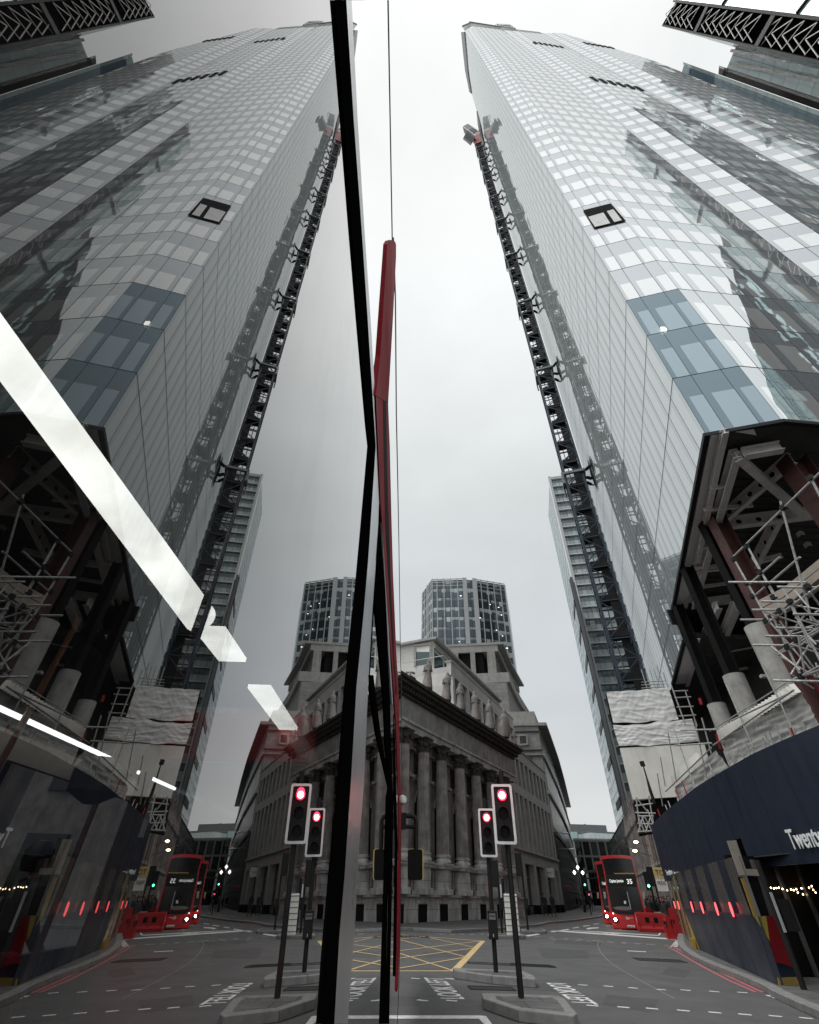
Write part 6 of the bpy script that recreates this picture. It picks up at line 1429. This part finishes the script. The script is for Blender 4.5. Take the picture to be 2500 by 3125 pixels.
# ================================================================== THE PARKED BUS (its side is the mirror)
B0 = CAM - NW * DB
Hh = V((-NW.z, 0, NW.x)).normalized()      # up within the leaning side
def bb(y, h, off=0.0): return B0 + V((0, y, 0)) + Hh * (h - (B0.z - H)) + NW * off   # h: height relative to the lens
nb = thing('parked_bus', 'red single-decker bus close beside the viewer, its dark side windows mirroring the whole street', 'bus', (-1.3, 0, 0))
pil_l = [(1022, 0), (1049.5, 362), (1073.6, 693), (1094.7, 965), (1121.9, 1300), (1128.5, 1362), (1107.6, 1617), (1093.7, 1779), (1061.7, 2100), (1038, 2433), (1014, 2694), (997.6, 2884), (981, 3125)]
pil_r = [(1057, 0), (1079.6, 362), (1103.8, 693), (1121.9, 965), (1147, 1362), (1123.9, 1710), (1110, 1872), (1087.9, 2100), (1071.3, 2385), (1052.2, 2670), (1035.6, 2860), (1020.4, 3125)]
def bslab(px, name, m, off=.001, th=.01, par=nb): 
    P = [bp(x, y, off) for x, y in px]; return MB().slab(P, -NW * th).build(name, M[m], par)
PLp = [bp(*p) for p in pil_l]
topb, lowb = PLp[0], PLp[-1]
ytop = topb.y; ylow = lowb.y
q = MB(); q.face([bb(-1.1, -.75), bb(ylow + .06, -.75)] + PLp[::-1] + [bb(ytop - .25, 1.05), bb(-1.1, 1.05)]); q.build('side_window', M['bus_glass'], nb)
bslab(pil_l + pil_r[::-1], 'window_pillar', 'matte_black', .0015, .02)
strip_r = [(1073.6, 0), (1091.7, 362), (1112, 693), (1130.9, 965), (1154.5, 1362), (1157.7, 1524), (1156, 1599), (1147, 1756), (1135, 1965), (1123.6, 2100), (1111.7, 2385), (1097, 2575), (1080.8, 2860), (1061.7, 3125)]
bslab(pil_r + strip_r[::-1], 'brushed_trim', 'pink_strip', .001, .02)
outl = [(1187, 0), (1193, 362), (1199, 724), (1209, 904), (1211.7, 1266), (1215, 1432), (1219, 1664), (1223, 1965), (1225.8, 2100), (1225.8, 2433), (1223.4, 2813), (1218.7, 3003), (1214, 3125)]
q = MB(); P1 = [bp(*p) for p in strip_r]; P2_ = [bp(*p) for p in outl]; q.face(P1 + [bb(P1[-1].y + .4, -1.0), bb(P2_[-1].y, -1.2)] + P2_[::-1]); q.build('front_window', M['gloss_panel'], nb)
bslab([(1185, 0), (1187, 0), (1193, 362), (1199, 724), (1203, 724), (1209, 904), (1211.7, 1266), (1215, 1432), (1219, 1664), (1223, 1965), (1225.8, 2100), (1225.8, 2433), (1223.4, 2813), (1218.7, 3003), (1214, 3125), (1212.5, 3125), (1217.2, 3003), (1222, 2813), (1224.4, 2433), (1224.4, 2100), (1221.6, 1965), (1217.5, 1664), (1213, 1432), (1209.5, 1266), (1206.5, 904), (1197.5, 724), (1191.5, 362)], 'edge_seal', 'black_metal', .001, .01)
red = [(1182, 745), (1187, 735), (1196, 732), (1206, 737), (1209, 745), (1209, 784), (1200, 965), (1188, 1176), (1185, 1230), (1187, 1290), (1190, 1362), (1194.8, 1571), (1200, 1756), (1209.6, 1988), (1216.3, 2100), (1224, 2433), (1223, 2623), (1221, 2861), (1215, 3020), (1211, 3028), (1207, 3020), (1211.5, 2861), (1216, 2623), (1216, 2433), (1208, 2200), (1200, 2081), (1184, 1872), (1172.5, 1687), (1161, 1524), (1154, 1362), (1147, 1206), (1161, 1085), (1176, 844)]
bslab(red[:9] + red[30:], 'red_trim', 'deep_red', .004, .01); bslab(red[8:31], 'red_front_panel', 'deep_red', .003, .01)
bslab([(1170, 1215), (1178, 1215), (1184, 1500), (1192, 1750), (1203, 2000), (1212, 2120), (1208, 2120), (1190, 1850), (1176, 1600)], 'trim_groove', 'shadow', .0035, .001)
bslab([(1158.6, 1540), (1159.5, 1560), (1163, 1640), (1176, 1800), (1184, 1990), (1191, 2150), (1197, 2385), (1201, 2433), (1196, 2750), (1188, 3125), (1179.7, 3125), (1187.8, 2750), (1187.8, 2385), (1178, 2290), (1172.5, 2140), (1156, 1950), (1146, 1840), (1150, 1700), (1157, 1600)], 'black_frame', 'matte_black', .002, .01)
bslab([(1159, 1570), (1150, 1700), (1139, 1850), (1126, 2080), (1128, 2083), (1142, 1850), (1153, 1700)], 'black_seal', 'matte_black', .0015, .01)
bslab([(1126, 2060), (1140, 2060), (1161.6, 2233), (1190, 2400), (1190, 2433), (1184, 2718), (1175.9, 3125), (1161.6, 3125), (1173.5, 2718), (1180.6, 2433), (1186, 2405), (1149, 2233)], 'black_seal', 'matte_black', .0018, .01)
bslab([(1203, 2180), (1210, 2433), (1214, 2575), (1209, 2980), (1201, 2980), (1206.8, 2575), (1203, 2433)], 'black_seal', 'matte_black', .002, .01)
bslab([(1163, 1560), (1166, 1560), (1180, 1780), (1190, 1990), (1200, 2150), (1197, 2150), (1186, 1990), (1176, 1790)], 'chrome_strip', 'pale_metal', .0024, .004)
# the rest of the body
zr = 1.55
q = MB()
def side(y0, y1, h0_, h1_, off=-.012): q.slab([bb(y0, h0_, off), bb(y1, h0_, off), bb(y1, h1_, off), bb(y0, h1_, off)], -NW * .05)
side(-5.5, -1.12, -1.3, 1.5); side(-1.12, ylow + .3, -1.3, -.77)
side(-1.12, ytop - .25, 1.07, 1.5)
q.build('body_side', M['bus_red'], nb)
xf = -2.55
q = MB(); q.box((xf - .05, .1, .75), (.06, 11, .9)); q.box((xf - .05, .1, 2.75), (.06, 11, .75))
for k in range(6): q.box((xf - .05, -5 + k * 2.05, 1.8), (.06, .3, 1.6))
q.build('far_side', M['cloth_dark'], nb)
q = MB(); q.box((-1.34, -.2, 3.12), (2.4, 10.5, .06)); q.build('roof', M['bus_red'], nb)
q = MB(); q.box((-1.34, -.2, 3.06), (2.35, 10.4, .05)); q.build('ceiling_panel', M['shadow'], nb)
q = MB(); q.box((-1.34, .1, .38), (2.35, 11, .08)); q.build('floor', M['shadow'], nb)
q = MB(); q.box((-1.34, -5.55, 1.7), (2.4, .08, 2.8)); q.build('rear_panel', M['bus_red'], nb)
q = MB(); q.box((-1.36, 5.35, .75), (2.3, .08, 1.0)); q.box((-1.36, 5.2, 2.8), (2.3, .1, .45)); q.build('front_panel', M['bus_red'], nb)
q = MB(); q.box((-1.36, 5.3, 1.9), (2.2, .03, 1.35)); q.build('windscreen', M['dark_glass'], nb)
q = MB(); q.box((-.16, 2.6, .7), (.08, 5.0, .65)); q.build('skirt', M['shadow'], nb)
for y in (-3.3, 3.6): q = MB(); q.tube([(-.42, y, .47), (-.14, y, .47)], .47, 24); q.build('wheel', M['rubber'], nb)
# interior lights, along the bus
def ipt(px, z): return g(px[0], px[1], z)
ZT = 2.85
a0 = ipt((430, 1650), ZT); a1 = ipt((590, 1892), ZT)
def istrip(pa, pb, z, w, m, name, r=None, y0=None, w0=None, box=0):
    a, b = ipt(pa, z), ipt(pb, z); x = (a.x + b.x) / 2; q = MB()
    if box: q.box((x, (a.y + b.y) / 2, z + w * .4), (w * 1.9, b.y - a.y, .03))
    else: q.tube([(x, y0 if y0 is not None else a.y, z), (x, b.y, z)], w0 if w0 is not None else w, 20, w)
    return q.build(name, M[m], nb)
istrip((300, 1455), (606, 1885), ZT, .092, 'tube_light', 'ceiling_light', y0=-1.5, w0=.012)
istrip((640, 1935), (700, 2030), ZT, .105, 'tube_light', 'ceiling_panel_light', box=1)
istrip((800, 2110), (872, 2240), ZT, .10, 'tube_light', 'ceiling_panel_light', box=1)
ZL = 2.33
istrip((90, 2202), (372, 2332), ZL, .014, 'strip_light', 'side_light', y0=ipt((0, 2163), ZL).y - .8); istrip((428, 2357), (530, 2408), ZL, .014, 'strip_light', 'side_light')
q = MB(); q.box((-2.44, 1.5, 2.22), (.05, 7, .14)); q.build('light_cove', M['beige_concrete'], nb)
for k, (x, y, yb) in enumerate(((100, 2150, 2600), (370, 2260, 2800), (400, 2500, 2900))):
    a = g(x, y, 2.55) if k < 2 else atd(x, y, 1.9); q = MB(); q.tube([(a.x * .8, a.y * .8, .4), (a.x * .8, a.y * .8, 2.9)], .018, 8); q.build('grab_pole', M['brown_pole'], nb)
a = atd(300, 2385, 1.9); q = MB(); q.lathe(a, [(.02, -.06), (.075, -.03), (.08, .03), (.06, .06)], 14); cmo = q.build('ceiling_camera', M['grey_metal'], nb)
for k in range(4):
    y = .2 + k * .85; q = MB(); q.box((-1.95, y, .82), (.9, .46, .12)); st_ = q.build('seat', M['seat_red'], nb, bevel=.03); q = MB(); q.box((-1.95, y - .24, 1.1), (.9, .1, .55)); q.build('seat_back', M['seat_red'], nb, bevel=.03)
# wing mirror at the front
mz = g(1268, 2635); dm = 5.6
def wm(x, y, D=dm): d = ray(x, y); return CAM + d * (D / d.y)
q = MB(); q.tube([wm(1226, 2490), wm(1255, 2490), wm(1265, 2494), wm(1270, 2506), wm(1270, 2595)], .022, 10); ao = q.build('mirror_arm', M['black_metal'], nb); q = MB(); q.tube([wm(1226, 2523), wm(1270, 2523)], .02, 8); q.box((wm(1232, 2506)), (.05, .06, .14)); q.build('arm_bracket', M['black_metal'], nb)
def rrect(x0, y0, x1, y1, r, D): 
    P = []
    for cx, cy, a0 in ((x1 - r, y0 + r, -90), (x1 - r, y1 - r, 0), (x0 + r, y1 - r, 90), (x0 + r, y0 + r, 180)):
        for k in range(5): a = radians(a0 + k * 22.5); P.append(wm(cx + r * cos(a), cy + r * sin(a), D))
    return P
wmo = MB().slab(rrect(1245, 2590, 1293, 2687, 8, dm), (0, .10, 0)).build('wing_mirror', M['sign_yellow'], nb); MB().slab(rrect(1244.5, 2592, 1289.5, 2686, 7, dm - .02), (0, .03, 0)).build('mirror_face', M['lens_dark'], wmo)
q = MB(); c = wm(1229, 2441); q.lathe(c, [(.005, -.045), (.035, -.03), (.045, 0), (.035, .03), (.005, .045)], 14); q.build('side_camera', M['white_letter'], nb, smooth=True)
# person on the pavement beyond the bus, seen through its windows
pe = copy_tree(protos[0], km); a = atd(92, 2700, 6.4); pe.location = (a.x, a.y, PZ - .04); pe.rotation_euler = (0, 0, 2.4); tag(pe, 'bald looking person standing beyond the parked bus, glimpsed through its windows', 'person')
